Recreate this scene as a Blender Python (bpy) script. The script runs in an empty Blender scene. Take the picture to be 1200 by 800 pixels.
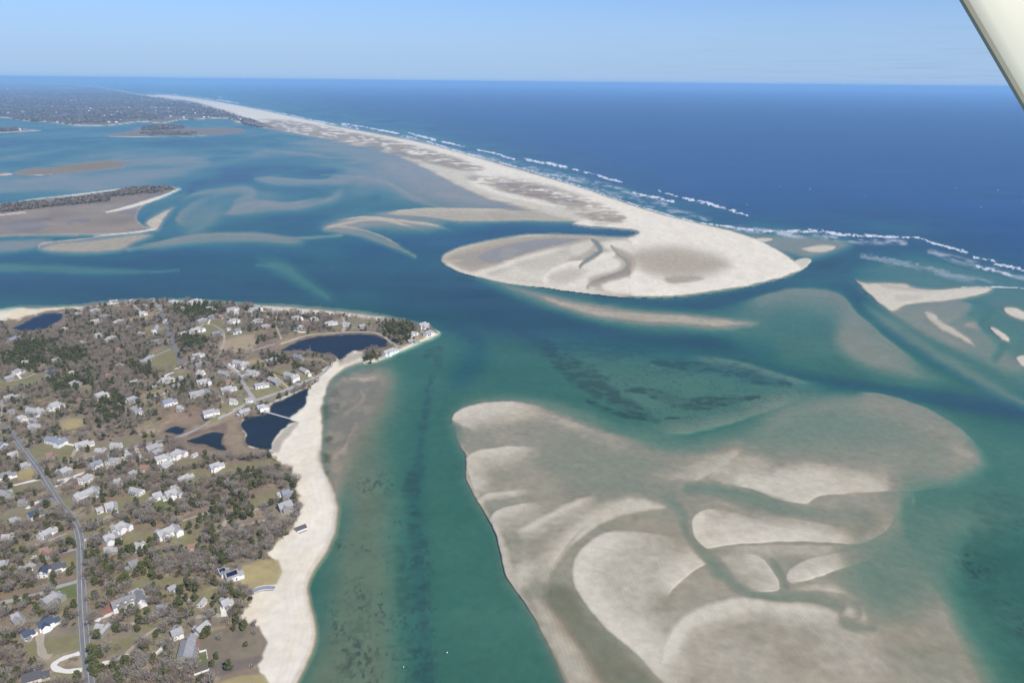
import bpy, math, random
import numpy as np
from mathutils import Vector, Matrix

# ------------------------------------------------------------------ camera, sky, sun, exposure
SC = bpy.context.scene
COL = SC.collection
ALT = 400.0                       # flying height in metres
FOC = 850.0                       # focal length in photo pixels (1200 wide)
PITCH = math.atan(304.0 / FOC)
ROLL = math.radians(0.588)
ct, st, cr, sr = math.cos(PITCH), math.sin(PITCH), math.cos(ROLL), math.sin(ROLL)
FWD = np.array([0, ct, -st])
R0 = np.array([1.0, 0, 0]); U0 = np.array([0, st, ct])
RGT = cr * R0 + sr * U0
UPV = -sr * R0 + cr * U0
CAM = np.array([0, 0, ALT])

cd = bpy.data.cameras.new('camera')
cam = bpy.data.objects.new('camera', cd); COL.objects.link(cam)
cd.sensor_fit = 'HORIZONTAL'; cd.sensor_width = 36.0; cd.lens = 36.0 * FOC / 1200.0
cd.clip_start = 0.1; cd.clip_end = 1500000.0
cam.matrix_world = Matrix(((RGT[0], UPV[0], -FWD[0], 0), (RGT[1], UPV[1], -FWD[1], 0),
                           (RGT[2], UPV[2], -FWD[2], ALT), (0, 0, 0, 1)))
SC.camera = cam

SUN_EL = math.radians(46); SUN_AZ = math.radians(140)       # azimuth clockwise from the view direction (+Y)
w = bpy.data.worlds.new('World'); SC.world = w; w.use_nodes = True
nt = w.node_tree; nt.nodes.clear()
sky = nt.nodes.new('ShaderNodeTexSky'); sky.sky_type = 'NISHITA'; sky.sun_disc = False
sky.sun_elevation = SUN_EL; sky.sun_rotation = SUN_AZ
sky.altitude = 400; sky.air_density = 1.0; sky.dust_density = 0.2; sky.ozone_density = 3.0
bg = nt.nodes.new('ShaderNodeBackground'); bg.inputs['Strength'].default_value = 0.115
tint = nt.nodes.new('ShaderNodeMix'); tint.data_type = 'RGBA'; tint.blend_type = 'MULTIPLY'
tint.inputs['Factor'].default_value = 1.0
tint.inputs['B'].default_value = (0.50, 0.615, 0.88, 1)
# thin grey cloud streaks low over the sea
geo = nt.nodes.new('ShaderNodeTexCoord')
mp = nt.nodes.new('ShaderNodeMapping'); mp.inputs['Scale'].default_value = (5, 5, 130)
nz = nt.nodes.new('ShaderNodeTexNoise'); nz.inputs['Scale'].default_value = 2.2; nz.inputs['Detail'].default_value = 5
rp = nt.nodes.new('ShaderNodeMapRange'); rp.inputs['From Min'].default_value = 0.50; rp.inputs['From Max'].default_value = 0.70
rp.inputs['To Max'].default_value = 0.55
sx = nt.nodes.new('ShaderNodeSeparateXYZ')
lo = nt.nodes.new('ShaderNodeMapRange'); lo.inputs['From Min'].default_value = 0.075; lo.inputs['From Max'].default_value = 0.02
mul = nt.nodes.new('ShaderNodeMath'); mul.operation = 'MULTIPLY'
rx = nt.nodes.new('ShaderNodeMapRange'); rx.inputs['From Min'].default_value = 0.0; rx.inputs['From Max'].default_value = 0.5
mul2 = nt.nodes.new('ShaderNodeMath'); mul2.operation = 'MULTIPLY'
cl = nt.nodes.new('ShaderNodeMix'); cl.data_type = 'RGBA'
cl.inputs['B'].default_value = (1.95, 2.9, 4.3, 1)
L = nt.links.new
L(geo.outputs['Generated'], mp.inputs['Vector']); L(mp.outputs['Vector'], nz.inputs['Vector'])
L(nz.outputs['Fac'], rp.inputs['Value']); L(geo.outputs['Generated'], sx.inputs['Vector'])
L(sx.outputs['Z'], lo.inputs['Value']); L(rp.outputs['Result'], mul.inputs[0]); L(lo.outputs['Result'], mul.inputs[1])
L(sx.outputs['X'], rx.inputs['Value']); L(mul.outputs[0], mul2.inputs[0]); L(rx.outputs['Result'], mul2.inputs[1])
L(sky.outputs['Color'], tint.inputs['A'])
hz = nt.nodes.new('ShaderNodeMix'); hz.data_type = 'RGBA'; hz.inputs['B'].default_value = (2.35, 3.50, 5.2, 1)     # pale blue air low over the horizon
he = nt.nodes.new('ShaderNodeMapRange'); he.interpolation_type = 'SMOOTHSTEP'; he.inputs['From Min'].default_value = 0.15; he.inputs['From Max'].default_value = 0.0; he.inputs['To Max'].default_value = 0.88
L(sx.outputs['Z'], he.inputs['Value']); L(he.outputs['Result'], hz.inputs['Factor']); L(tint.outputs['Result'], hz.inputs['A'])
L(hz.outputs['Result'], cl.inputs['A']); L(mul2.outputs[0], cl.inputs['Factor'])
L(cl.outputs['Result'], bg.inputs['Color'])
out = nt.nodes.new('ShaderNodeOutputWorld'); L(bg.outputs[0], out.inputs[0])

sd = bpy.data.lights.new('sun', 'SUN'); sd.energy = 3.8; sd.angle = math.radians(0.53); sd.color = (1.0, 0.945, 0.85)
sun = bpy.data.objects.new('sun', sd); COL.objects.link(sun)
sdir = Vector((math.sin(SUN_AZ) * math.cos(SUN_EL), math.cos(SUN_AZ) * math.cos(SUN_EL), math.sin(SUN_EL)))
sun.rotation_euler = sdir.to_track_quat('Z', 'Y').to_euler()
SC.view_settings.view_transform = 'Standard'; SC.view_settings.look = 'None'
SC.view_settings.gamma = 1; SC.view_settings.use_curve_mapping = False
SC.view_settings.exposure = 0.42
SC.cycles.max_bounces = 6; SC.cycles.diffuse_bounces = 2; SC.cycles.glossy_bounces = 2
SC.cycles.transparent_max_bounces = 8; SC.cycles.volume_bounces = 1

# ------------------------------------------------------------------ picture <-> place
def hor(px):
    return 96.0 + (px - 600.0) * math.tan(ROLL)

def at(px, py, z=0.0):
    """point of the plane at height z seen at photo pixel px, py"""
    r = FWD * FOC + RGT * (px - 600.0) - UPV * (py - 400.0)
    t = (z - ALT) / r[2]
    return CAM + r * t

def at_arr(PX, PY, Z):
    rx = FWD[0] * FOC + RGT[0] * (PX - 600) - UPV[0] * (PY - 400)
    ry = FWD[1] * FOC + RGT[1] * (PX - 600) - UPV[1] * (PY - 400)
    rz = FWD[2] * FOC + RGT[2] * (PX - 600) - UPV[2] * (PY - 400)
    t = (Z - ALT) / rz
    return rx * t, ry * t

def proj(x, y, z):
    dx, dy, dz = x - CAM[0], y - CAM[1], z - CAM[2]
    d = dx * FWD[0] + dy * FWD[1] + dz * FWD[2]
    u = dx * RGT[0] + dy * RGT[1] + dz * RGT[2]
    v = dx * UPV[0] + dy * UPV[1] + dz * UPV[2]
    return 600 + FOC * u / d, 400 - FOC * v / d

# ------------------------------------------------------------------ noise
_rng = np.random.RandomState(7)
_tab = _rng.rand(512, 512).astype(np.float32)
def vnoise(x, y, seed=0):
    x = x + seed * 37.17; y = y + seed * 91.73
    xi = np.floor(x).astype(np.int64); yi = np.floor(y).astype(np.int64)
    fx = (x - xi).astype(np.float32); fy = (y - yi).astype(np.float32)
    fx = fx * fx * (3 - 2 * fx); fy = fy * fy * (3 - 2 * fy)
    a = _tab[xi & 511, yi & 511]; b = _tab[(xi + 1) & 511, yi & 511]
    c = _tab[xi & 511, (yi + 1) & 511]; d = _tab[(xi + 1) & 511, (yi + 1) & 511]
    return (a + (b - a) * fx) * (1 - fy) + (c + (d - c) * fx) * fy
def fbm(x, y, oct=4, seed=0, gain=0.5):
    s = 0; a = 1.0; t = 0
    for o in range(oct):
        s = s + a * vnoise(x * 2 ** o, y * 2 ** o, seed + o * 3); t += a; a *= gain
    return s / t                     # 0..1, mean .5
def sstep(a, b, x):
    t = np.clip((x - a) / (b - a), 0, 1)
    return t * t * (3 - 2 * t)

# ------------------------------------------------------------------ the survey grid (rows follow the horizon)
X0, X1, V0, V1 = -250, 1450, 1.2, 880.0
pxs = np.arange(X0, X1 + 1, 1.0)
vs = np.concatenate([np.array([1.2, 1.6, 2.1, 2.8, 3.5, 4.2, 5.0, 5.6, 6.3, 7.1]), np.arange(8, V1 + 1, 1.0)])
NX, NV = len(pxs), len(vs)
PX = np.repeat(pxs[None, :], NV, 0)
PY = hor(PX) + vs[:, None]
VV = np.repeat(vs[:, None], NX, 1)
GX, GY = at_arr(PX, PY, 0.0)
amp = np.clip(VV / 150.0, 0.15, 2.6)
WX = (PX + amp * 2.0 * (fbm(GX / 60, GY / 60, 3, 1) - .5) + amp * 1.2 * (fbm(GX / 14, GY / 14, 2, 5) - .5)).astype(np.float32)
WY = (PY + amp * 1.2 * (fbm(GX / 60, GY / 60, 3, 2) - .5) + amp * 0.8 * (fbm(GX / 14, GY / 14, 2, 9) - .5)).astype(np.float32)

def smooth(pts, closed=True, n=4):
    p = np.array(pts, float); m = len(p); outp = []
    for i in range(m if closed else m - 1):
        if closed: a, b, c, d = p[(i - 1) % m], p[i], p[(i + 1) % m], p[(i + 2) % m]
        else: a, b, c, d = p[max(i - 1, 0)], p[i], p[i + 1], p[min(i + 2, m - 1)]
        for k in range(n):
            t = k / n
            outp.append(0.5 * (2 * b + (c - a) * t + (2 * a - 5 * b + 4 * c - d) * t * t + (3 * b - a - 3 * c + d) * t ** 3))
    if not closed: outp.append(p[-1])
    return np.array(outp)

def window(x0, x1, y0, y1):
    c0 = int(np.clip(x0 - X0, 0, NX)); c1 = int(np.clip(x1 - X0 + 2, 0, NX))
    h0, h1 = hor(max(x0, X0)), hor(min(x1, X1))
    r0 = int(np.clip(np.searchsorted(vs, y0 - max(h0, h1)) - 1, 0, NV)); r1 = int(np.clip(np.searchsorted(vs, y1 - min(h0, h1)) + 2, 0, NV))
    return slice(r0, r1), slice(c0, c1)

def sdf(poly, sl, n=3, warp=True):
    p = smooth(poly, True, n).astype(np.float32)
    x, y = (WX[sl], WY[sl]) if warp else (PX[sl].astype(np.float32), PY[sl].astype(np.float32))
    d2 = np.full(x.shape, 1e12, np.float32); ins = np.zeros(x.shape, bool)
    for i in range(len(p)):
        ax, ay = p[i]; bx, by = p[(i + 1) % len(p)]
        ex, ey = bx - ax, by - ay; l2 = ex * ex + ey * ey
        if l2 < 1e-9: continue
        wx, wy = x - ax, y - ay
        t = np.clip((wx * ex + wy * ey) / l2, 0, 1)
        d2 = np.minimum(d2, (wx - ex * t) ** 2 + (wy - ey * t) ** 2)
        if ay != by:
            c = ((ay <= y) != (by <= y)) & (x < ax + (y - ay) / (by - ay) * ex)
            ins ^= c
    return np.where(ins, 1, -1) * np.sqrt(d2)

def fill_alpha(poly, fin=2.0, fout=1.0, ramp=None, n=3, rough=0.0, warp=True):
    a = np.array(poly, float)
    sl = window(a[:, 0].min() - fout - 6, a[:, 0].max() + fout + 6, a[:, 1].min() - fout - 6, a[:, 1].max() + fout + 6)
    s = sdf(poly, sl, n, warp)
    if rough: s = s + rough * (fbm(GX[sl] / 9, GY[sl] / 9, 3, 21) - .5) * 2
    al = sstep(-fout, fin, s)
    if ramp:
        x0, y0, x1, y1 = ramp; dx, dy = x1 - x0, y1 - y0
        t = ((WX[sl] - x0) * dx + (WY[sl] - y0) * dy) / (dx * dx + dy * dy)
        al = al * (1 - sstep(0, 1, t))
    return sl, al

def stroke_alpha(pts, soft=0.8, n=4, warp=True):
    """pts: (x, y, half-width)"""
    p = smooth(pts, False, n).astype(np.float32); wmax = p[:, 2].max() + 4
    sl = window(p[:, 0].min() - wmax, p[:, 0].max() + wmax, p[:, 1].min() - wmax, p[:, 1].max() + wmax)
    x, y = (WX[sl], WY[sl]) if warp else (PX[sl], PY[sl])
    best = np.full(x.shape, 1e9, np.float32)
    for i in range(len(p) - 1):
        ax, ay, aw = p[i]; bx, by, bw = p[i + 1]
        ex, ey = bx - ax, by - ay; l2 = ex * ex + ey * ey + 1e-9
        t = np.clip(((x - ax) * ex + (y - ay) * ey) / l2, 0, 1)
        d = np.sqrt((x - ax - ex * t) ** 2 + (y - ay - ey * t) ** 2) / np.maximum(aw + (bw - aw) * t, .1)
        best = np.minimum(best, d)
    return sl, 1 - sstep(1 - soft, 1, best)

def crest_alpha(pts, w_sharp, w_grad, side=1, n=4, tp=(.16, .72)):
    """a bar's crest line: falls off fast on one side, slowly on the other (side=1: slow to the right of travel, in picture y-down)"""
    p = smooth(pts, False, n).astype(np.float32); m = max(w_sharp, w_grad) + 4
    sl = window(p[:, 0].min() - m, p[:, 0].max() + m, p[:, 1].min() - m, p[:, 1].max() + m)
    x, y = WX[sl], WY[sl]
    best = np.full(x.shape, 1e9, np.float32); sg = np.zeros(x.shape, np.float32); tt = np.zeros(x.shape, np.float32); N = len(p) - 1
    for i in range(N):
        ax, ay = p[i][:2]; bx, by = p[i + 1][:2]; ex, ey = bx - ax, by - ay; l2 = ex * ex + ey * ey + 1e-9
        t = np.clip(((x - ax) * ex + (y - ay) * ey) / l2, 0, 1)
        qx, qy = x - ax - ex * t, y - ay - ey * t
        d = np.sqrt(qx * qx + qy * qy); u = d < best
        best = np.where(u, d, best); sg = np.where(u, (ex * qy - ey * qx) * side, sg); tt = np.where(u, (i + t) / N, tt)
    wd = np.where(sg > 0, w_grad, w_sharp)
    al = 1 - np.clip(best / wd, 0, 1)
    return sl, al * al * (3 - 2 * al) * sstep(0, tp[0], tt) * sstep(1.0, tp[1], tt)

def put(A, slal, v, k=1.0, mode='set'):
    sl, al = slal; o = A[sl]; al = al * k
    nv = o + al * (v - o)
    if mode == 'max': nv = np.maximum(o, nv)
    if mode == 'min': nv = np.minimum(o, nv)
    A[sl] = nv
def putc(C, slal, c, k=1.0):
    sl, al = slal; C[sl] += (al * k)[..., None] * (np.array(c, np.float32) - C[sl])
# ------------------------------------------------------------------ heights: sea bed, bars, beaches, land (metres)
H = np.full(PX.shape, -3.4, np.float32)      # elevation
DK = np.zeros(PX.shape, np.float32)          # sea grass on the bed
BL = np.zeros(PX.shape, np.float32)          # clear blue water (1) or green turbid water (0)
FM = np.zeros(PX.shape, np.float32)          # foam of breaking waves
DRY = np.zeros(PX.shape, np.float32)         # dry sand
CLS = np.zeros(PX.shape, np.int8)            # 0 sea bed 1 beach 2 land 3 barrier beach 4 marsh 5 far shore

BL[:] = sstep(430, 270, PY)
H[:] = -3.2 - 1.6 * BL + 2.5 * sstep(305, 225, PY)
# --- ocean
OCEAN = [(150, 104), (190, 110), (240, 116), (300, 127), (380, 144), (450, 157), (500, 167), (545, 179), (600, 195), (660, 212), (700, 225),
         (740, 239), (780, 251), (830, 263), (870, 272), (920, 274), (985, 277), (1033, 279), (1077, 281), (1130, 300), (1200, 322), (1330, 360), (1600, 430),
         (1600, 60), (150, 60)]
slo, alo = fill_alpha(OCEAN, 60, 14, n=1)
put(H, (slo, alo), -9.0); put(BL, (slo, alo), 1.0)
OC = np.zeros_like(H); OC[slo] = alo
# --- channels (x, y, half-width)
def chan(pts, v, k=1, soft=.9, bl=None):
    s = stroke_alpha(pts, soft); put(H, s, v, k)
    if bl is not None: put(BL, s, bl, k)
chan([(-250, 330, 40), (0, 330, 36), (200, 335, 34), (400, 335, 34), (520, 350, 38), (620, 385, 34), (740, 412, 30), (860, 430, 26), (960, 448, 18), (1080, 465, 18), (1200, 482, 22), (1460, 520, 34)], -6.0, .9, .95, .62)
chan([(540, 340, 22), (600, 360, 20), (680, 384, 18), (760, 400, 18), (840, 402, 20), (900, 408, 22)], -6.0, .9, .95, .62)
chan([(420, 345, 22), (480, 362, 26), (540, 380, 30), (560, 410, 30), (540, 440, 26)], -4.6, .8, .95, .7)
chan([(700, 350, 10), (780, 358, 10), (850, 352, 11), (920, 330, 13), (965, 312, 12), (990, 300, 9), (1020, 288, 7)], -5.5, 1, .8, .6)
chan([(940, 322, 16), (985, 330, 17), (1015, 362, 12), (1060, 400, 11), (1110, 430, 11), (1160, 455, 12), (1230, 480, 16)], -5.2, .95, .8, .55)
chan([(500, 440, 22), (498, 490, 22), (505, 540, 34), (520, 610, 42), (545, 690, 52), (580, 780, 62), (610, 900, 80)], -2.9, 1, .9, 0)
chan([(500, 455, 14), (495, 500, 16), (490, 560, 18), (488, 640, 22), (494, 720, 22), (498, 820, 22)], -3.6, .6, 1, .4)
chan([(560, 470, 10), (532, 520, 14), (540, 580, 16), (562, 640, 14), (590, 700, 14), (620, 760, 16), (655, 830, 18)], -3.2, .6, .9, 0)
# bay beyond the marsh island
chan([(-250, 236, 8), (0, 226, 8), (100, 214, 8), (200, 207, 8), (300, 200, 10), (390, 200, 8)], -5, .8, .95, .62)
chan([(210, 258, 12), (230, 240, 12), (225, 220, 10), (260, 208, 12), (310, 218, 10), (360, 225, 10), (390, 232, 6)], -5, .7, .95, .62)
chan([(215, 268, 10), (260, 268, 14), (330, 262, 16), (390, 245, 12), (440, 232, 10)], -4.6, .7, .95, .62)
chan([(560, 236, 3), (620, 242, 4), (680, 246, 4), (640, 240, 4), (560, 240, 4)], -3.4, .6, .9, 1)
chan([(420, 300, 8), (480, 282, 10), (540, 273, 8), (600, 270, 6), (680, 270, 5), (746, 273, 4)], -5, .9, .8, 1)
chan([(-250, 150, 5), (0, 166, 8), (150, 168, 7), (300, 166, 6)], -4.5, .6, .95, .62)

def shoal(poly, v, fin=8, fout=8, ramp=None, k=1.0, mode='max', rough=0):
    put(H, fill_alpha(poly, fin, fout, ramp, rough=rough), v, k, mode)
def streak(pts, v, k=1.0, soft=1.0):
    put(H, stroke_alpha(pts, soft), v, k, 'max')
def crest(pts, v, ws, wg, side=1, k=1.0, tp=(.16, .72)):
    put(H, crest_alpha(pts, ws, wg, side, tp=tp), v, k, 'max')

# --- pale flats of the inner bay
shoal([(395, 200), (430, 188), (480, 198), (545, 212), (585, 232), (625, 242), (560, 241), (500, 238), (460, 226), (420, 212)], -0.45, 12, 12)
shoal([(470, 190), (520, 192), (560, 205), (560, 222), (580, 236), (520, 222)], -0.2, 8, 8)
shoal([(0, 211), (80, 206), (150, 194), (250, 199), (240, 207), (130, 221), (0, 225), (-120, 230), (-120, 214)], -1.0, 8, 9)
shoal([(60, 196), (110, 184), (180, 181), (245, 184), (210, 192), (150, 196)], -1.0, 6, 9)
shoal([(300, 180), (380, 172), (450, 178), (420, 186), (340, 190)], -1.3, 6, 12)
streak([(272, 248, 5), (300, 240, 9), (345, 243, 6), (372, 238, 3)], -.55)
shoal([(205, 263), (222, 240), (250, 228), (285, 220), (296, 228), (270, 238), (255, 262), (230, 275)], -1.7, 10, 8)
crest([(270, 250), (278, 236), (295, 228), (284, 222), (250, 230), (228, 240), (215, 256)], -.9, 5, 10)
streak([(300, 209, 4), (340, 214, 5), (380, 212, 5), (396, 205, 4), (425, 209, 4), (470, 228, 5), (520, 244, 3)], -.8, 1)
streak([(376, 205, 2), (420, 204, 4), (450, 212, 5), (485, 230, 4)], -.6, 1)
streak([(150, 292, 6), (190, 285, 6), (240, 277, 5), (300, 274, 5), (345, 279, 4), (400, 275, 4)], -.75)
streak([(-50, 309, 4), (80, 314, 5), (160, 318, 5), (210, 316, 3)], -1.6, .8)
streak([(300, 310, 3), (335, 312, 6), (352, 325, 6), (385, 348, 5)], -2.0, .8)
streak([(380, 268, 5), (420, 274, 6), (465, 290, 7), (486, 300, 5)], -.35)
shoal([(0, 214), (80, 209), (150, 200), (215, 203), (190, 210), (120, 219), (60, 226), (0, 229), (-120, 232), (-120, 216)], -.45, 7, 7)
shoal([(155, 189), (185, 186), (240, 188), (236, 192), (190, 192)], -.35, 4, 6)
shoal([(265, 250), (280, 241), (300, 236), (340, 238), (378, 232), (398, 222), (402, 228), (386, 238), (350, 245), (310, 249), (285, 252)], -.42, 7, 6)
shoal([(300, 209), (340, 211), (385, 211), (415, 210), (400, 218), (360, 217), (320, 214)], -.55, 4, 5)
shoal([(166, 290), (200, 281), (235, 275), (300, 275), (352, 281), (345, 287), (290, 284), (230, 286), (190, 292)], -.50, 6, 6)
shoal([(305, 304), (330, 306), (352, 320), (388, 346), (372, 346), (340, 328), (318, 314)], -2.0, 9, 10)
shoal([(0, 309), (90, 312), (160, 317), (110, 320), (40, 318), (0, 317), (-80, 314)], -1.7, 4, 6)
shoal([(380, 165), (450, 172), (520, 188), (560, 210), (600, 234), (540, 226), (480, 208), (420, 186), (370, 172)], -.40, 10, 10)
shoal([(330, 158), (400, 165), (430, 176), (380, 176), (330, 168)], -.8, 6, 8)
crest([(380, 207), (420, 207), (455, 214), (485, 230), (520, 241)], -.15, 2.5, 8)
crest([(300, 206), (345, 210), (390, 211), (415, 208)], -.25, 2, 6)
crest([(266, 249), (290, 237), (340, 238), (380, 230)], -.15, 2, 9)
crest([(200, 240), (238, 224), (278, 222), (294, 228), (282, 237), (268, 248)], -.6, 3, 9)
crest([(206, 262), (212, 250), (228, 238), (245, 232)], -.7, 6, 10)
crest([(167, 288), (233, 275), (300, 275), (352, 283)], -.2, 2, 7)
# spit and bars west of the inlet
shoal([(375, 266), (400, 254), (440, 249), (480, 252), (520, 262), (500, 270), (450, 268), (410, 272)], -.14, 7, 7)
shoal([(440, 250), (480, 245), (530, 243), (580, 244), (640, 244), (690, 246), (715, 252), (700, 261), (660, 262), (600, 261), (540, 262), (500, 257)], .12, 4, 3)
crest([(450, 249), (500, 244), (560, 245), (630, 244)], .3, 2, 6)
crest([(376, 268), (400, 262), (440, 256), (470, 262), (505, 272)], .25, 1.2, 4)
crest([(392, 258), (430, 254), (470, 258), (510, 264), (536, 272)], .3, 1.2, 4)
crest([(378, 262), (420, 268), (455, 280), (478, 294)], .05, 2, 7)
shoal([(500, 184), (562, 203), (552, 215), (590, 232), (680, 246), (640, 251), (560, 245), (510, 233), (470, 212), (440, 190)], -.14, 9, 9)
# --- long bar south of the barrier, and the lens shoal
shoal([(553, 323), (600, 331), (640, 341), (690, 351), (740, 358), (800, 364), (860, 371), (893, 379), (860, 386), (800, 384), (740, 380), (690, 372), (640, 358), (596, 342)], -.08, 9, 8)
shoal([(640, 348), (700, 360), (760, 367), (830, 372), (885, 379), (850, 384), (790, 381), (720, 375), (670, 364)], .06, 5, 5)
shoal([(880, 352), (920, 341), (960, 340), (985, 346), (1002, 365), (1032, 392), (1062, 417), (1086, 436), (1114, 446), (1040, 441), (985, 428), (900, 420), (850, 400), (830, 372)], -2.2, 26, 14, k=.9)
crest([(845, 362), (880, 351), (920, 341), (960, 340), (986, 347), (1004, 368), (1032, 392), (1062, 417), (1090, 438), (1112, 446)], -.62, 5, 46, 1)
shoal([(985, 370), (1010, 375), (1040, 402), (1075, 432), (1108, 446), (1040, 440), (1000, 428), (975, 400)], -.42, 14, 6)
# --- flats around the eastern isle
shoal([(1005, 322), (1060, 312), (1140, 318), (1260, 340), (1460, 360), (1460, 520), (1300, 480), (1200, 455), (1130, 425), (1060, 385), (1020, 350)], -1.5, 18, 8)
shoal([(1060, 300), (1130, 312), (1250, 345), (1150, 338), (1060, 328), (1000, 318)], -1.8, 12, 10)
shoal([(1040, 362), (1100, 352), (1140, 352), (1130, 372), (1110, 388), (1140, 405), (1128, 412), (1090, 396), (1060, 380)], -.3, 6, 4)
shoal([(1060, 372), (1110, 368), (1150, 380), (1165, 400), (1200, 430), (1180, 436), (1130, 412), (1090, 392)], -.55, 8, 8)
shoal([(1010, 352), (1048, 372), (1110, 412), (1200, 462), (1300, 500), (1300, 520), (1180, 470), (1080, 415), (1030, 380)], -1.1, 8, 6)
chan([(1130, 350, 5), (1160, 360, 8), (1150, 380, 7), (1175, 400, 9), (1165, 420, 8)], -2.0, .8, 1)
shoal([(1002, 328), (1016, 331), (1055, 332), (1072, 337), (1100, 339), (1130, 337), (1162, 338), (1150, 345), (1120, 351), (1085, 354), (1060, 358), (1045, 364), (1034, 358), (1018, 345)], .75, 3, 4)
shoal([(1084, 367), (1096, 368), (1100, 375), (1118, 385), (1136, 398), (1140, 404), (1120, 394), (1098, 382)], .3, 2.5, 3.5)
shoal([(1176, 360), (1190, 360), (1205, 366), (1230, 372), (1222, 377), (1195, 374), (1180, 368)], .7, 2.5, 3.5)
shoal([(1161, 384), (1168, 385), (1181, 396), (1181, 400), (1170, 396)], .6, 2, 3)
shoal([(1192, 419), (1204, 417), (1220, 428), (1210, 432), (1196, 428)], .7, 2, 3.5)
shoal([(1130, 382), (1150, 386), (1140, 376)], -.1, 3, 3)
# --- tip of the barrier: surf-side flats
shoal([(860, 272), (920, 274), (985, 279), (1000, 288), (975, 298), (950, 305), (925, 300), (890, 290)], -.35, 7, 5)
shoal([(884, 280), (895, 278), (907, 280), (898, 284), (887, 284)], .55, 2, 1)
shoal([(938, 291), (960, 287), (978, 288), (975, 294), (955, 296)], .45, 2.5, 1.5)
shoal([(930, 305), (942, 301), (951, 304), (948, 312), (938, 318), (925, 320)], .7, 2, 1)
# --- middle shoals with sea grass
shoal([(640, 395), (720, 400), (800, 410), (870, 420), (930, 440), (975, 452), (940, 470), (860, 486), (800, 500), (740, 492), (690, 462), (655, 430)], -2.0, 24, 16, k=.85, mode='set')
crest([(740, 512), (800, 506), (850, 495), (890, 482), (925, 470), (955, 458)], -.9, 5, 26, -1)
crest([(800, 416), (860, 424), (900, 434), (935, 444), (975, 452)], -1.2, 5, 14, 1)
chan([(740, 500, 9), (800, 514, 8), (850, 505, 9), (890, 492, 9), (930, 478, 8)], -2.5, .8, .9)
def grass(pts, k=.9, soft=.9):
    sl, al = stroke_alpha([(x, y, w_ * 1.7) for x, y, w_ in pts], 1.0)
    f = .55 * fbm((GX[sl] + GY[sl] * .5) / 110, (GY[sl] - GX[sl] * .4) / 38, 4, 46, .62) + .45 * fbm(GX[sl] / 16, GY[sl] / 12, 4, 47, .65)
    DK[sl] = np.maximum(DK[sl], k * .85 * sstep(.40, .66, f + .34 * al - .17) * sstep(0, .5, al))
grass([(605, 388, 5), (640, 402, 8), (662, 425, 13), (690, 445, 15), (715, 462, 11), (745, 482, 8), (772, 493, 3)], .85)
grass([(640, 410, 8), (690, 408, 11), (740, 415, 12), (800, 424, 6)], .5, 1)
grass([(732, 457, 2), (765, 461, 6), (800, 472, 9), (850, 469, 6), (890, 465, 3)], .95)
grass([(765, 424, 3), (800, 430, 8), (850, 432, 10), (900, 444, 8), (925, 452, 4)], .8)
grass([(690, 470, 3), (725, 485, 4), (770, 493, 3)], .9); grass([(780, 490, 2), (795, 490, 2)], .8)
grass([(520, 375, 8), (550, 390, 12), (560, 405, 10)], .45, 1); grass([(500, 418, 4), (512, 410, 8), (515, 425, 6)], .5, 1)
grass([(482, 560, 10), (484, 600, 14), (490, 660, 13), (498, 740, 9), (502, 830, 8)], .8, 1)
grass([(470, 640, 10), (475, 720, 12), (490, 800, 12)], .45, 1)
grass([(506, 440, 4), (500, 470, 5), (494, 510, 6), (488, 560, 8)], .5, 1)
grass([(1170, 600, 30), (1160, 660, 30), (1180, 720, 30), (1230, 800, 50)], .35, 1)

# --- shallow shelf along the town beach
SHELF = [(440, 426), (470, 430), (478, 460), (470, 500), (466, 540), (470, 600), (474, 680), (476, 800), (480, 900), (320, 900), (345, 800), (370, 720), (380, 640), (395, 600), (380, 550), (380, 480), (395, 440)]
shoal(SHELF, -.85, 34, 22)
shoal([(386, 452), (402, 440), (425, 430), (448, 432), (456, 446), (446, 472), (432, 500), (414, 530), (400, 560), (392, 585), (382, 555), (379, 515), (381, 480)], -.12, 10, 18)
crest([(395, 490), (415, 478), (425, 465), (420, 452)], .1, 3, 6); crest([(388, 540), (402, 525), (412, 505), (425, 490)], .08, 3, 7)
crest([(400, 445), (425, 445), (445, 440)], .1, 4, 6)
# --- the great flat on the right
FLAT = [(529, 491), (538, 478), (555, 469), (580, 465), (615, 467), (655, 476), (690, 490), (725, 508), (765, 521), (805, 523), (845, 515), (880, 505), (910, 480), (960, 466), (1020, 460), (1080, 476), (1130, 506), (1157, 537),
        (1148, 552), (1112, 569), (1075, 577), (1062, 600), (1075, 640), (1110, 700), (1140, 760), (1190, 860), (1230, 960), (740, 960), (668, 810), (640, 752), (612, 702), (597, 680), (588, 650), (580, 615), (562, 590), (545, 562), (547, 537), (535, 518)]
shoal(FLAT, -.09, 14, 15)
# bright-edged left brink
crest([(530, 490), (535, 515), (548, 535), (545, 560), (562, 588), (576, 612), (588, 645), (597, 680), (614, 704), (642, 752), (664, 800), (690, 860)], .10, 1.5, 16, -1)
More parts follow.
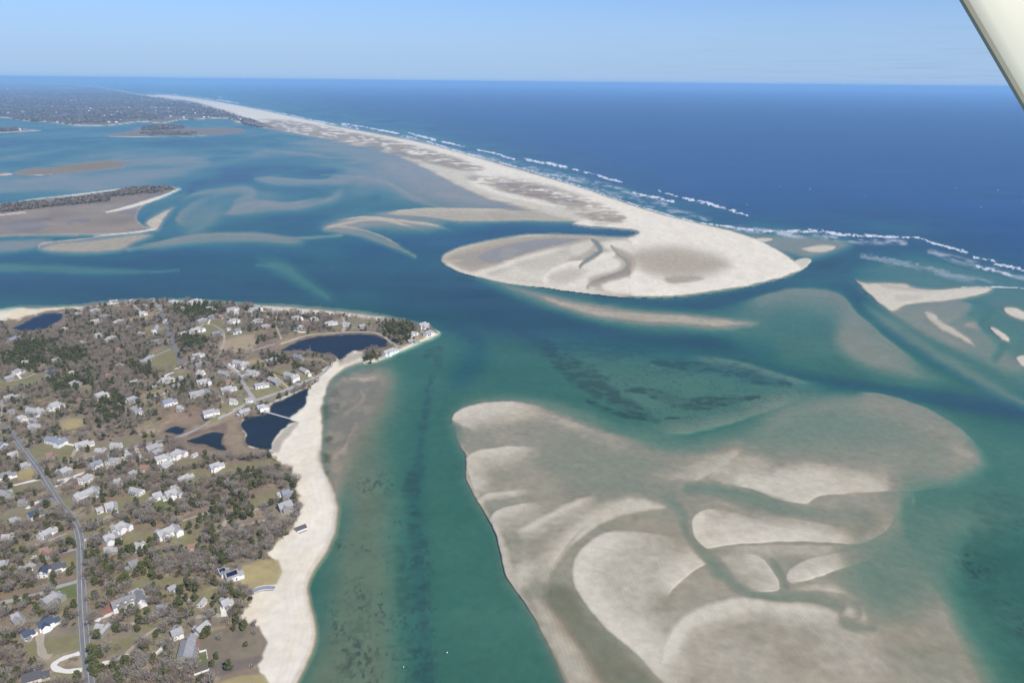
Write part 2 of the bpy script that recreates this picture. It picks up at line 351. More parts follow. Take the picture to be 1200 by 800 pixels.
# deeper gradients inside the fan
put(H, fill_alpha([(820, 520), (860, 500), (920, 472), (980, 462), (1030, 470), (1060, 500), (1040, 520), (960, 528), (880, 532)], 34, 26, n=3), -.80, .9)
put(H, fill_alpha([(1000, 480), (1060, 490), (1110, 520), (1090, 540), (1030, 530)], 20, 20), -.45, .6)
put(H, fill_alpha([(640, 545), (700, 530), (780, 540), (840, 552), (800, 570), (740, 580), (680, 575)], 18, 26), -.36, .8)
put(H, fill_alpha([(610, 500), (650, 495), (700, 515), (690, 525), (640, 520)], 8, 18), -.32, .6)
put(H, fill_alpha([(600, 470), (660, 478), (720, 508), (800, 524), (850, 520), (800, 515), (730, 500), (680, 480)], 6, 12), -.75, .6)
crest([(1000, 458), (1035, 462), (1080, 476), (1130, 505), (1156, 537)], -.18, 2, 40, 1, .9)
# bars: (lit by nothing but their own dry sand)
crest([(528, 500), (532, 488), (545, 479), (570, 473), (610, 473), (660, 486)], .46, 3, 34, 1)
crest([(560, 480), (600, 476), (660, 492), (720, 512), (790, 526)], .0, 8, 18, 1)
crest([(545, 542), (556, 531), (580, 526), (634, 522)], .46, 2.5, 18, 1); crest([(546, 545), (570, 530), (620, 528)], .12, 3, 34, 1)
crest([(546, 534), (547, 548), (552, 566), (562, 586)], .30, 1.5, 30, -1)
crest([(558, 588), (570, 580), (592, 577), (622, 574)], .34, 3, 10, 1)
crest([(574, 611), (582, 600), (600, 594), (634, 589)], .36, 2, 22, 1); crest([(576, 612), (600, 596), (640, 592)], .08, 3, 44, 1)
crest([(576, 606), (582, 630), (592, 670), (604, 692)], .26, 1.2, 14, -1)
crest([(604, 624), (640, 606), (668, 591), (700, 580)], .38, 5, 12, 1); crest([(604, 628), (650, 608), (700, 586)], .08, 10, 16, 1)
crest([(636, 676), (655, 648), (675, 622), (704, 600), (745, 590), (784, 593)], .34, 4, 16, -1); crest([(630, 690), (655, 650), (680, 622), (720, 602)], .12, 8, 26, -1)
shoal([(668, 638), (690, 606), (720, 589), (748, 583), (770, 588), (783, 594), (750, 599), (720, 606), (700, 615), (684, 628)], .34, 5, 2)
shoal([(600, 672), (612, 660), (630, 662), (622, 680), (606, 690)], .22, 8, 8)
# the big white bar: bright along its brink, greyer inland
crest([(800, 634), (770, 628), (740, 625), (712, 626), (690, 637), (676, 655), (673, 680), (684, 700), (700, 722), (720, 741), (740, 756), (760, 776), (785, 806), (812, 860)], .58, 4, 64, -1, 1, tp=(.30, .8))
shoal([(690, 645), (720, 632), (770, 636), (810, 655), (785, 690), (750, 720), (720, 725), (695, 700)], .20, 18, 12)
crest([(832, 658), (814, 667), (796, 682), (778, 700)], .55, 2, 34, 1)
put(H, fill_alpha([(729, 672), (737, 668), (744, 674), (742, 682), (733, 683)], 3, 4), .16, .7)
shoal([(760, 690), (800, 680), (860, 690), (920, 700), (985, 713), (1010, 740), (1040, 800), (1060, 900), (820, 900), (780, 790), (775, 740)], .02, 26, 30)
crest([(776, 785), (780, 758), (788, 742), (806, 724), (840, 710), (885, 702), (935, 707), (990, 713), (1010, 718)], .46, 8, 30, 1)
crest([(776, 778), (782, 752), (800, 728), (820, 716)], .62, 3, 20, 1)
# brown pool between brink and white bar
put(H, fill_alpha([(640, 690), (668, 690), (690, 722), (735, 765), (775, 808), (800, 860), (740, 860), (700, 790), (660, 740)], 12, 10), -.38, .75)
shoal([(620, 700), (650, 715), (700, 790), (740, 860), (690, 860), (655, 780)], .12, 10, 8)
# upper right lobe
crest([(826, 556), (850, 566), (867, 569), (887, 574), (905, 583), (930, 587), (945, 588), (962, 579), (1000, 576), (1070, 573), (1108, 568), (1140, 557), (1157, 535)], .46, 2, 34, -1, 1, tp=(.2, .5))
shoal([(890, 568), (906, 552), (925, 545), (955, 543), (990, 550), (1025, 562), (1040, 572), (1000, 575), (962, 578), (945, 586), (925, 584)], .38, 14, 6)
crest([(805, 564), (825, 557), (845, 546), (862, 534), (878, 522)], .16, 1.5, 30, -1); crest([(836, 564), (858, 570), (870, 568), (880, 556), (890, 542)], .16, 1.5, 24, -1); crest([(896, 576), (904, 560), (914, 548)], .25, 1.5, 14, 1)
shoal([(760, 556), (820, 540), (870, 530), (900, 545), (880, 566), (830, 562), (800, 568)], .06, 14, 16)
# green lagoons
def lag(pts, v, k=.9): put(H, stroke_alpha(pts, 1.0), v, k)
lag([(806, 572, 10), (840, 574, 14), (880, 584, 16), (915, 594, 15)], -.62)
lag([(880, 588, 9), (930, 598, 11), (980, 606, 15), (1015, 608, 13)], -.5)
lag([(780, 582, 12), (800, 600, 9), (805, 625, 7), (822, 645, 11), (845, 668, 15)], -.46)
lag([(845, 668, 12), (868, 690, 9), (900, 698, 9), (950, 700, 13), (985, 712, 12)], -.48)
lag([(905, 655, 5), (914, 670, 6), (922, 688, 5)], -.5, .7)
# second and third bars
crest([(850, 597), (826, 598), (814, 608), (814, 625), (824, 638), (834, 641), (858, 636), (892, 634), (945, 633), (985, 636), (1010, 637)], .64, 1.8, 30, -1, 1)
crest([(880, 636), (940, 633), (990, 636), (1012, 634), (1030, 626), (1043, 614), (1051, 596)], .40, 1.5, 16, -1, 1)
shoal([(818, 615), (830, 602), (862, 602), (905, 614), (940, 627), (900, 632), (850, 634), (828, 634)], .36, 9, 5)
shoal([(950, 600), (1010, 605), (1045, 600), (1040, 615), (1010, 628), (950, 620)], -.16, 12, 10)
crest([(935, 684), (922, 676), (930, 664), (955, 654), (1000, 645), (1030, 643)], .25, 2, 20, 1)
crest([(922, 678), (945, 678), (980, 666), (1010, 657), (1028, 645)], .55, 2, 20, -1)
crest([(862, 648), (888, 650), (905, 667), (914, 688), (895, 692), (870, 690)], .34, 1.5, 34, 1)
shoal([(840, 650), (870, 650), (895, 662), (905, 684), (880, 686), (855, 672)], .14, 14, 6)
crest([(850, 640), (900, 640), (960, 640), (1010, 642)], .10, 3, 20, 1)
crest([(930, 690), (960, 689), (990, 695), (1008, 708), (1012, 724), (998, 730)], .16, 8, 4, 1)
crest([(1050, 572), (1068, 580), (1072, 594)], -.05, 4, 8, 1)
put(H, fill_alpha([(985, 722), (1005, 730), (1025, 735), (1010, 738), (990, 733)], 6, 8), -.6, .7)
# right side deepens
shoal([(1000, 600), (1060, 575), (1130, 572), (1210, 590), (1230, 630), (1150, 640), (1110, 670), (1120, 720), (1150, 780), (1200, 880), (1050, 880), (980, 740)], -.95, 40, 46)
put(H, fill_alpha([(1130, 660), (1165, 625), (1260, 600), (1460, 590), (1460, 960), (1260, 960), (1200, 820), (1160, 750)], 50, 40, n=3), -3.4, .95)
put(H, fill_alpha([(1000, 660), (1060, 630), (1110, 640), (1100, 680), (1040, 705)], 20, 40), -1.25, .75)
put(H, fill_alpha([(1060, 560), (1150, 560), (1260, 520), (1460, 520), (1460, 620), (1200, 600), (1080, 610)], 40, 30), -1.9, .6)
shoal([(1030, 740), (1090, 730), (1140, 770), (1170, 830), (1100, 830), (1040, 800)], -.55, 30, 30)
# outside the fan: green then channel
shoal([(1100, 480), (1140, 500), (1200, 520), (1460, 580), (1460, 620), (1250, 590), (1165, 545), (1150, 520)], -2.0, 14, 14)

# --- scattered sea-grass tufts
tuft = fbm(GX / 2.6, GY / 4.2, 3, 40)
def tufts(poly, thr, k, fin=14, fout=10):
    sl, al = fill_alpha(poly, fin, fout)
    m = sstep(thr + .02, thr + .14, tuft[sl] * .62 + .38 * fbm(GX[sl] / 30, GY[sl] / 30, 2, 44)) * al
    DK[sl] = np.maximum(DK[sl], m * k * .8)
tufts([(400, 560), (465, 555), (470, 650), (470, 900), (415, 900), (380, 700), (400, 640)], .60, .8)
tufts([(410, 700), (432, 690), (440, 850), (408, 850)], .50, .8)
tufts([(468, 640), (505, 640), (512, 900), (466, 900)], .50, .8)
tufts([(415, 560), (450, 555), (455, 600), (420, 610)], .50, .6)
tufts([(398, 632), (430, 625), (445, 640), (435, 655), (400, 655)], .50, .8, 6, 6)
tufts([(1120, 650), (1150, 640), (1200, 690), (1230, 760), (1180, 740), (1140, 690)], .50, .95)
tufts([(1170, 615), (1220, 600), (1240, 650), (1190, 640)], .52, .9)
tufts([(610, 640), (700, 700), (760, 830), (700, 830), (640, 740)], .70, .35)
tufts([(860, 590), (900, 585), (910, 600), (880, 606)], .5, .3)
tufts([(630, 400), (740, 400), (940, 440), (900, 480), (780, 500), (690, 470)], .53, .45, 20, 16)

DK *= (.42 + .58 * sstep(.34, .58, fbm(GX / 13, GY / 9, 3, 48))).astype(np.float32)
# texture of the bed: flow streaks, ripples
shal = sstep(-4.5, -.4, H) * sstep(.35, -.1, H)
H += (shal * (fbm(GX / 45, GY / 30, 4, 60) - .5) * .26).astype(np.float32)
und = sstep(-.05, -.5, H)
H += (und * np.clip(-H, 0, 3) * .75 * (fbm(GX / 160 + GY / 420, GY / 210, 5, 64) - .5)).astype(np.float32)
bayflow = sstep(330, 250, PY) * sstep(-.3, -1.2, H) * (1 - OC)
wx_ = GX + 420 * (fbm(GX / 600, GY / 800, 2, 71) - .5); wy_ = GY + 700 * (fbm(GX / 600, GY / 800, 2, 73) - .5)
rdg = 1 - np.abs(2 * fbm(wx_ / 420, wy_ / 620, 3, 70, .45) - 1) * 2.6
H += (bayflow * (1.5 * (np.clip(rdg, -.5, 1) - .45) + 1.4 * (fbm(GX / 200, GY / 420, 4, 75) - .5))).astype(np.float32)
H = np.where((H > -.25) & (bayflow > .2), -.25 - .1 * (H + .25), H).astype(np.float32)
# small sand waves crossing the submerged flats
ph = (GX * .6 + GY * .8) / 13.0 + 2.6 * fbm(GX / 60, GY / 60, 3, 77)
H += (np.sin(ph * 2 * np.pi) * .03 * sstep(-1.8, -.7, H) * sstep(-.15, -.35, H) * sstep(120, 330, VV)).astype(np.float32)
SEAH = H.copy()
# ------------------------------------------------------------------ dry land: beaches, town, barrier beach, marshes, far shore
C = np.zeros(PX.shape + (3,), np.float32)
sand_wet = np.array([.268, .234, .162], np.float32); sand_dry = np.array([.515, .468, .358], np.float32); sand_beach = np.array([.66, .595, .465], np.float32)

def island(poly, h, cls, fin=4, fout=1.0, n=3, rough=0):
    s = fill_alpha(poly, fin, fout, n=n, rough=rough)
    H[s[0]] = np.maximum(H[s[0]], np.where(s[1] > 0, -1.2 + s[1] * (h + 1.2), -99))
    CLS[s[0]][s[1] > .5] = cls
    return s

BARRIER = [(150, 112.5), (190, 111), (240, 117), (300, 128), (380, 145), (450, 158), (500, 168), (545, 180), (600, 196), (660, 213), (700, 226), (740, 240), (780, 252), (830, 264), (870, 274), (905, 289), (930, 305), (939, 315),
           (925, 322), (880, 334), (830, 342), (780, 347), (735, 347), (690, 342), (650, 337), (600, 331), (555, 322), (530, 314), (518, 305), (521, 298), (540, 290), (580, 281), (620, 275), (660, 275), (700, 277), (735, 278), (749, 273),
           (740, 269), (700, 266), (670, 262), (690, 255), (700, 248), (660, 243), (630, 239), (600, 232), (570, 224), (548, 213), (560, 206), (545, 198), (520, 190), (480, 180), (440, 170), (400, 164), (360, 159), (330, 154), (300, 147), (275, 143), (280, 136), (255, 128), (215, 118), (160, 116)]
sB = island(BARRIER, 1.2, 3, 3.0, 2.4)
Bm = np.zeros_like(H); Bm[sB[0]] = sB[1]
# tidal lobes at its west end
put(H, fill_alpha([(516, 306), (523, 297), (545, 288), (590, 279), (650, 275), (700, 277), (735, 279), (742, 290), (740, 310), (738, 330), (735, 349), (690, 344), (650, 339), (600, 333), (555, 324), (530, 315)], 2, 1), .14)
put(H, fill_alpha([(560, 300), (590, 287), (640, 279), (690, 279), (676, 288), (645, 293), (612, 300), (575, 309)], 5, 4), -.16, .85)
put(H, fill_alpha([(740, 290), (790, 284), (840, 294), (862, 312), (832, 327), (790, 331), (755, 324), (738, 308)], 18, 12), .20)
put(H, fill_alpha([(780, 325), (810, 323), (825, 327), (800, 332), (785, 332)], 3, 3), -.1, .8)
crest([(519, 305), (523, 297), (545, 289), (590, 279)], .32, 1.5, 8, 1)
crest([(519, 304), (530, 313), (552, 322), (600, 332), (650, 338), (700, 344), (740, 347)], .75, 1.5, 8, -1)
crest([(551, 321), (580, 311), (610, 301), (645, 291), (690, 280)], .85, 2.5, 11, 1)
shoal([(575, 325), (605, 308), (640, 298), (672, 297), (660, 312), (640, 325), (655, 337), (620, 333), (590, 329)], .55, 8, 5)
shoal([(632, 330), (640, 318), (664, 307), (690, 306), (718, 300), (730, 308), (722, 318), (690, 328), (700, 340), (660, 339)], .72, 6, 2)
crest([(636, 334), (640, 320), (660, 309), (690, 305), (716, 299)], .9, 1.5, 8, 1)
shoal([(703, 335), (712, 327), (735, 323), (765, 325), (785, 334), (770, 343), (735, 346), (712, 343)], .85, 5, 1.5)
shoal([(668, 286), (690, 281), (696, 284), (688, 294), (676, 300), (668, 296)], .5, 3, 3); shoal([(705, 284), (735, 281), (745, 290), (738, 304), (725, 296), (710, 292)], .7, 4, 3)
shoal([(688, 305), (700, 297), (718, 294), (722, 300), (706, 306)], .8, 3, 1.5)
lag([(694, 281, 3), (700, 287, 4.5), (703, 295, 4.5), (694, 302, 4.5), (684, 308, 4), (680, 313, 3)], -.5, .9)
lag([(716, 289, 2.5), (724, 297, 3.5), (734, 306, 4), (734, 315, 4), (722, 321, 4), (705, 326, 4), (692, 332, 3), (688, 338, 2)], -.08, .9)
rip = np.sin((PX * .28 + PY * 2.3 + 8 * fbm(GX / 90, GY / 90, 3, 81)) * 1.0)
sl, al = fill_alpha([(578, 326), (618, 302), (655, 299), (640, 322), (610, 330)], 4, 4); H[sl] += al * rip[sl] * .16
# dunes
sl, al = fill_alpha([(330, 142), (400, 152), (480, 168), (540, 184), (600, 200), (660, 217), (720, 238), (735, 255), (700, 262), (640, 250), (560, 228), (470, 184), (360, 160)], 8, 3)
H[sl] += al * (1.0 + 5.0 * np.clip(fbm(GX[sl] / 90, GY[sl] / 90, 4, 83) - .35, 0, 1))

MARSH = [(-250, 262), (-150, 252), (-60, 243), (0, 238), (40, 233), (100, 226), (140, 221), (190, 218), (212, 220.5), (205, 225), (185, 234), (166, 243), (161, 256), (170, 265), (184, 268), (174, 271), (150, 274), (100, 276), (50, 276), (0, 277), (-100, 281), (-250, 290)]
sM = island(MARSH, .9, 4, 2.5, .8)
Mm = np.zeros_like(H); Mm[sM[0]] = sM[1]
ISL = [[(14, 203), (36, 197), (60, 196), (90, 191), (128, 188), (149, 192), (140, 197), (105, 201), (70, 204), (40, 206)],
       [(-60, 207), (-20, 203), (8, 202), (16, 205), (0, 207), (-40, 211)],
       [(121, 159), (135, 156.5), (152, 154), (165, 149), (190, 147), (217, 148), (221, 151), (250, 150), (284, 151), (282, 156), (240, 159), (200, 160), (160, 161)],
       [(-120, 158), (-40, 153), (0, 150), (25, 150), (48, 153), (30, 154.5), (0, 156), (-60, 161), (-120, 164)]]
sI = [island(p, 1.0, 4, 1.6, .6) for p in ISL]
# flats below the marsh
shoal([(44, 292), (60, 284), (110, 279), (165, 272), (180, 276), (160, 285), (140, 295), (100, 298), (60, 297)], .02, 4, 4)
shoal([(-100, 288), (0, 281), (60, 280), (44, 290), (0, 296), (-100, 302)], -.3, 4, 6)
crest([(45, 292), (50, 285), (100, 279), (160, 271)], .2, 1.5, 5, 1)
shoal([(171, 263), (175, 256), (190, 248), (203, 243), (192, 258), (184, 270)], .35, 3, 5)
FARL = [(-300, 92), (-250, 92), (0, 96.5), (90, 99), (135, 105), (180, 113.5), (215, 119), (252, 127), (280, 135), (300, 140), (326, 152), (290, 147), (280, 142.5), (262, 139), (235, 140), (210, 141), (190, 145), (165, 143), (130, 147), (92, 147.5), (60, 143.5), (30, 142), (14, 140), (0, 138), (-80, 140), (-250, 150), (-300, 150)]
sF = island(FARL, 3.0, 5, 1.5, .5)
Fm = np.zeros_like(H); Fm[sF[0]] = sF[1]
H[sF[0]] += (sF[1] > .9) * 22 * np.clip(fbm(GX[sF[0]] / 1500, GY[sF[0]] / 1500, 3, 88) - .35, 0, 1)
sP = fill_alpha([(196, 141), (200, 137), (232, 137), (262, 138.2), (245, 139.5), (222, 139.5)], .6, .6, n=1)   # a cove
# foreshore strip of pale sand along far shores is coloured below

LAND = [(-300, 372), (-250, 368), (-100, 366), (0, 362), (30, 358), (80, 357), (130, 352), (200, 350), (250, 352), (300, 356), (340, 357), (400, 362), (440, 367), (480, 375), (500, 381), (513, 387), (517, 391), (508, 397),
        (482, 408), (460, 418), (442, 425), (427, 427), (412, 431), (398, 440), (388, 452), (383, 470), (380, 490), (379, 530), (381, 548), (387, 560), (393, 575), (398, 592), (398, 612), (393, 630), (386, 648), (376, 661), (368, 674), (363, 690),
        (366, 706), (371, 724), (373, 742), (369, 760), (361, 780), (352, 802), (345, 830), (335, 900), (330, 980), (-300, 980)]
sL = island(LAND, 1.1, 1, 7, 1.2)
Lm = np.zeros_like(H); Lm[sL[0]] = sL[1]
# ground behind the beach (turf line)
TURF = [(-300, 376), (-250, 372), (-60, 374), (0, 374), (22, 373), (45, 365), (90, 361), (130, 354.5), (200, 352), (250, 354), (290, 358), (320, 363), (350, 366), (400, 368), (438, 371), (470, 375), (490, 380), (506, 385), (513, 389), (507, 393),
        (484, 402), (460, 413), (440, 421), (428, 423), (424, 420), (430, 414), (415, 413), (400, 420), (385, 428), (374, 442), (362, 456), (340, 463), (318, 474), (306, 481), (314, 480), (318, 484), (290, 490), (284, 500), (289, 520), (310, 527), (316, 530), (326, 540), (338, 547), (345, 556), (347, 566), (346, 575),
        (352, 585), (354, 598), (348, 612), (338, 625), (324, 636), (314, 647), (321, 655), (326, 668), (318, 678), (306, 683), (300, 690), (294, 702), (284, 720), (286, 728), (298, 728), (304, 740), (305, 765), (304, 785), (308, 800), (312, 850), (316, 980), (-300, 980)]
sT = fill_alpha(TURF, 2.5, 1.5, n=3, rough=5)
Tm = np.zeros_like(H); Tm[sT[0]] = sT[1]
sT2 = fill_alpha(TURF, 34, 0, n=2)
und_l = 4.5 * fbm(GX / 170, GY / 170, 3, 90) + 1.2 * fbm(GX / 40, GY / 40, 2, 93)
H[sT2[0]] = H[sT2[0]] + sT2[1] * (2.2 + und_l[sT2[0]])
H[sT[0]] += sT[1] * .25
CLS[sT[0]][sT[1] > .5] = 2
# ponds
POND = {'round': [(328, 412), (336, 405.5), (357, 397), (390, 392), (420, 390), (443, 392.5), (455, 399), (452, 406), (432, 410.5), (413, 413), (404, 418), (398, 422.5), (394, 421.5), (390, 417), (370, 414), (350, 412), (338, 413)],
        'long': [(362, 454), (361, 462), (360, 475), (350, 483), (340, 490), (350, 494), (338, 498), (323, 511), (319, 521), (318, 527.5), (305, 526), (293, 523), (287, 517), (287, 508), (281, 500), (282, 493), (288, 487.5), (302, 485), (313, 481.5), (320, 472), (338, 463), (352, 457)],
        'marsh': [(218, 517), (228, 511.5), (247, 505), (258, 505.5), (263, 508), (260, 517), (263, 522), (266, 528), (255, 527), (243, 523), (227, 520)],
        'small': [(190, 505.5), (195, 500), (205, 497), (212, 500), (221, 500), (216, 504), (213, 508), (203, 509)],
        'west': [(11, 386), (22, 380), (30, 376), (50, 368), (73, 365.5), (73, 375), (64, 380), (55, 385), (44, 387), (33, 389)]}
PONDM = np.zeros_like(H)
pond_lvl = 0.45
for k_, p_ in POND.items():
    s = fill_alpha(p_, 5, 1.0, n=3, rough=1.2); wide = fill_alpha(p_, 1, 13, n=2)
    H[wide[0]] = H[wide[0]] + wide[1] * (np.minimum(H[wide[0]], 1.0) - H[wide[0]])
    H[s[0]] = H[s[0]] + s[1] * (-1.6 - H[s[0]])
    PONDM[s[0]] = np.maximum(PONDM[s[0]], (s[1] > 0.02))
# flatten the marsh round the ponds
for p_ in ([(225, 520), (262, 488), (285, 490), (290, 522), (262, 535)], [(180, 510), (200, 490), (240, 492), (216, 515)]):
    s = fill_alpha(p_, 6, 8, n=2); m = PONDM[s[0]] < .5
    H[s[0]] = np.where(m, H[s[0]] + s[1] * (np.minimum(H[s[0]], 1.1) - H[s[0]]), H[s[0]])

# ------------------------------------------------------------------ ground colours (albedo)
n1 = fbm(GX / 22, GY / 22, 4, 100); n2 = fbm(GX / 6, GY / 6, 3, 104); n3 = fbm(GX / 70, GY / 70, 3, 108)
a = sstep(-.26, .66, H + (n2 - .5) * .10)[..., None]
C[:] = sand_wet + a * (sand_dry - sand_wet)
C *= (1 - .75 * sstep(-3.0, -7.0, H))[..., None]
brownish = (sstep(.5, .75, fbm(GX / 50, GY / 50, 3, 111)) * .35)[..., None]
C *= 1 - brownish * np.array([.10, .16, .24])
C *= (.92 + .16 * n2)[..., None]
# ripple fields on the bars
rw = fbm(GX / 40, GY / 40, 3, 118); rph = (GX * 1.0 + GY * .18) / 3.4 + 1.6 * fbm(GX / 25, GY / 25, 3, 119)
C *= (1 + .03 * np.sin(rph * 2 * np.pi) * sstep(.56, .68, rw) * sstep(-.5, -.05, H) * sstep(.75, .5, H) * sstep(300, 420, VV))[..., None]
rph = (GX * .35 + GY * 1.0) / 7.5 + 2.4 * fbm(GX / 60, GY / 60, 3, 121)
C *= (1 + .015 * np.sin(rph * 2 * np.pi) * sstep(.50, .40, rw) * sstep(-.7, -.1, H) * sstep(.9, .5, H) * sstep(150, 300, VV))[..., None]
mot = fbm(GX / 16, GY / 11, 4, 125, .6); C *= (1 + .18 * (mot - .5) * sstep(-.8, -.1, H) * sstep(.6, .2, H))[..., None]
# beaches: dry, with tide lines
bz = (sstep(.35, .95, H) * np.maximum(Lm, Bm))[..., None]
tone = (.84 + .14 * fbm(GX / 9, GY / 14, 3, 115) + .20 * fbm(GX / 18, GY / 34, 4, 116) + .06 * (n1 - .5))[..., None] * (1 + (fbm(GX / 20, GY / 50, 3, 117) - .5)[..., None] * np.array([-.06, 0, .10]))
C += bz * (sand_beach * tone - C)
wrack = np.zeros_like(H)
for off in (10, 17, 24, 31):
    pts = [(380 - off, 545), (390 - off, 575), (396 - off, 600), (391 - off, 630), (380 - off, 655), (364 - off, 685), (366 - off, 710), (371 - off, 740), (362 - off, 775), (348 - off, 820)]
    s = stroke_alpha([(x, y, 1.6) for x, y in pts], 1.0); wrack[s[0]] = np.maximum(wrack[s[0]], s[1] * .5 * sstep(.35, .6, n1[s[0]]))
C *= (1 - wrack * .10)[..., None]
wet = fill_alpha([(330, 900), (352, 802), (361, 780), (369, 760), (373, 742), (371, 724), (366, 706), (363, 690), (368, 674), (376, 661), (386, 648), (393, 630), (398, 612), (398, 592), (393, 575), (386, 557), (381, 530), (420, 530), (420, 900)], .1, 12, n=3)
C[wet[0]] += (wet[1] * .85)[..., None] * (np.array([.285, .225, .155], np.float32) - C[wet[0]])
wet = fill_alpha([(381, 545), (379, 515), (381, 485), (384, 468), (390, 452), (402, 440), (418, 431), (436, 428), (462, 420), (484, 409), (508, 398), (520, 392), (530, 400), (480, 440), (430, 520), (420, 560)], .1, 9, n=3)
C[wet[0]] += (wet[1] * .6)[..., None] * (np.array([.30, .245, .17], np.float32) - C[wet[0]])
shelf = fill_alpha(SHELF, 40, 10, n=2)
sw = (shelf[1] * sstep(.1, -.3, H[shelf[0]]) * .75)[..., None]
C[shelf[0]] += sw * (np.array([.195, .165, .095], np.float32) * (.75 + .5 * n1[shelf[0]])[..., None] - C[shelf[0]])
pool = fill_alpha([(635, 690), (668, 688), (692, 722), (737, 765), (778, 808), (800, 860), (730, 860), (690, 790), (655, 740)], 10, 8)
C[pool[0]] *= (1 - (pool[1] * (.12 + .25 * n3[pool[0]]))[..., None] * np.array([.8, 1, 1.3]))
isl = fill_alpha([(1028, 331), (1058, 334), (1092, 337), (1086, 341), (1050, 340), (1034, 336)], 3, 2); C[isl[0]] += (isl[1] * .7)[..., None] * (np.array([.36, .32, .245], np.float32) - C[isl[0]])
isl = fill_alpha([(1050, 345), (1080, 346), (1075, 352), (1052, 353)], 3, 2); C[isl[0]] += (isl[1] * .4)[..., None] * (np.array([.36, .32, .245], np.float32) - C[isl[0]])
# marsh and dune grass
def paint(poly, c, k=1.0, fin=3, fout=2, brk=0.0, scale=10, n=3, within=None):
    s = fill_alpha(poly, fin, fout, n=n); al = s[1] * k
    if brk:
        f = fbm(GX[s[0]] / scale, GY[s[0]] / scale, 4, 130)
        al = al * sstep(brk - .10, brk + .10, f)
    if within is not None: al = al * within[s[0]]
    C[s[0]] += al[..., None] * (np.array(c, np.float32) * (.88 + .24 * n2[s[0]])[..., None] - C[s[0]])
dune = [(300, 141), (340, 141), (400, 152), (470, 166), (540, 186), (570, 198), (540, 200), (480, 186), (420, 170), (360, 160), (310, 152)]
paint(dune, (.235, .19, .135), .85, 3, 2, .40, 60)
paint([(545, 205), (600, 208), (650, 218), (700, 236), (735, 255), (720, 262), (690, 258), (650, 240), (600, 228), (560, 216)], (.27, .225, .16), .7, 4, 3, .46, 45)
paint([(570, 216), (620, 215), (660, 228), (690, 240), (650, 238), (600, 226)], (.19, .15, .115), .75, 3, 3, .40, 40)
paint([(690, 250), (720, 248), (735, 258), (700, 263)], (.24, .20, .13), .7, 3, 3, .45, 25)
paint([(519, 305), (524, 298), (548, 289), (590, 280), (640, 276), (690, 278), (660, 290), (620, 300), (585, 310), (552, 320), (532, 312)], (.37, .305, .205), .75, 4, 2)
paint([(640, 322), (668, 312), (690, 318), (672, 330), (650, 334)], (.36, .31, .225), .6, 6, 4)
paint([(716, 289), (728, 298), (736, 310), (728, 320), (706, 325), (692, 334), (690, 338), (712, 330), (738, 322), (746, 308), (738, 296)], (.27, .205, .14), .7, 3, 3)
paint([(604, 306), (640, 300), (668, 300), (650, 312), (620, 318)], (.38, .33, .245), .5, 6, 4)
# lobes west of the inlet: wet grey-brown mud
paint([(525, 302), (560, 292), (620, 280), (690, 280), (660, 288), (610, 300), (570, 316), (540, 312)], (.27, .235, .19), .7, 5, 4, .3, 60)
paint([(740, 290), (790, 286), (840, 296), (860, 312), (830, 326), (790, 330), (755, 322), (738, 308)], (.36, .30, .205), .85, 22, 8)
marshc = np.array([.205, .165, .125])
mm = Mm * sstep(.0, .35, H)
mix = fbm(GX / 120, GY / 120, 4, 140)
cm = marshc[None, None] * (.62 + .76 * mix)[..., None] + (sstep(.56, .62, fbm(GX / 70, GY / 70, 4, 143)))[..., None] * np.array([-.06, -.03, .01])
C += (mm * .92)[..., None] * (cm - C)
for p in (ISL[0], ISL[1]): paint(p, (.20, .16, .115), .95, 1.5, 1.2)
paint(ISL[2], (.18, .15, .115), .95, 1, .6); paint(ISL[3], (.16, .14, .11), .8, 1, .5)
paint([(60, 196), (90, 193), (120, 190), (146, 192), (110, 199)], (.19, .17, .10), .6, 2, 2)
# its pale spits
for pts in ([(125, 248.5, 1.2), (150, 242.5, 2.2), (185, 232.5, 2.8), (212, 221.5, 1.8)], [(15, 236.5, .5), (60, 231, 1.0), (100, 227, 1.2), (140, 222, 1.0)], [(110, 276, .8), (150, 274, 1.4), (182, 268, 1)], [(-60, 257, 1), (0, 252, .8), (30, 249, .6)]):
    putc(C, stroke_alpha(pts, .6), sand_beach, .95)
for pts in ([(121, 159.5, .6), (150, 160.6, .7), (200, 160.5, .5), (240, 159.3, .4)], [(0, 156, .7), (30, 154, .7), (48, 153, .4)], [(-10, 205, .8), (14, 204, .8)], [(36, 206, .5), (60, 204.5, .4)],
            [(60, 144.2, .5), (92, 148, .6), (130, 147.4, .4), (165, 143.8, .4), (205, 141.3, .5)]):
    putc(C, stroke_alpha(pts, .6), sand_beach, .8)
# far shore woods and fields
ff = fbm(GX / 700, GY / 700, 5, 150); ff2 = fbm(GX / 240, GY / 240, 4, 151)
cf = np.array([.15, .135, .115]) + (sstep(.5, .6, ff))[..., None] * np.array([.035, .02, .0]) - (sstep(.55, .65, ff2))[..., None] * np.array([.04, .03, .03])
C += (Fm * sstep(1.5, 2.5, H))[..., None] * (np.clip(cf, .02, 1) - C)
for pts in ([(50, 118, .6), (80, 117.5, .9), (96, 117, .5)], [(60, 103, .3), (90, 104, .4)], [(110, 122, .4), (125, 121, .5)]):
    putc(C, stroke_alpha(pts, .7), (.34, .28, .20), .8)

putc(C, stroke_alpha([(183, 111.2, .7), (215, 114, 1.0), (250, 119.3, 1.4), (300, 129.3, 2.2), (340, 138, 2.4), (380, 145.5, 2.4)], .5), sand_beach, .95)
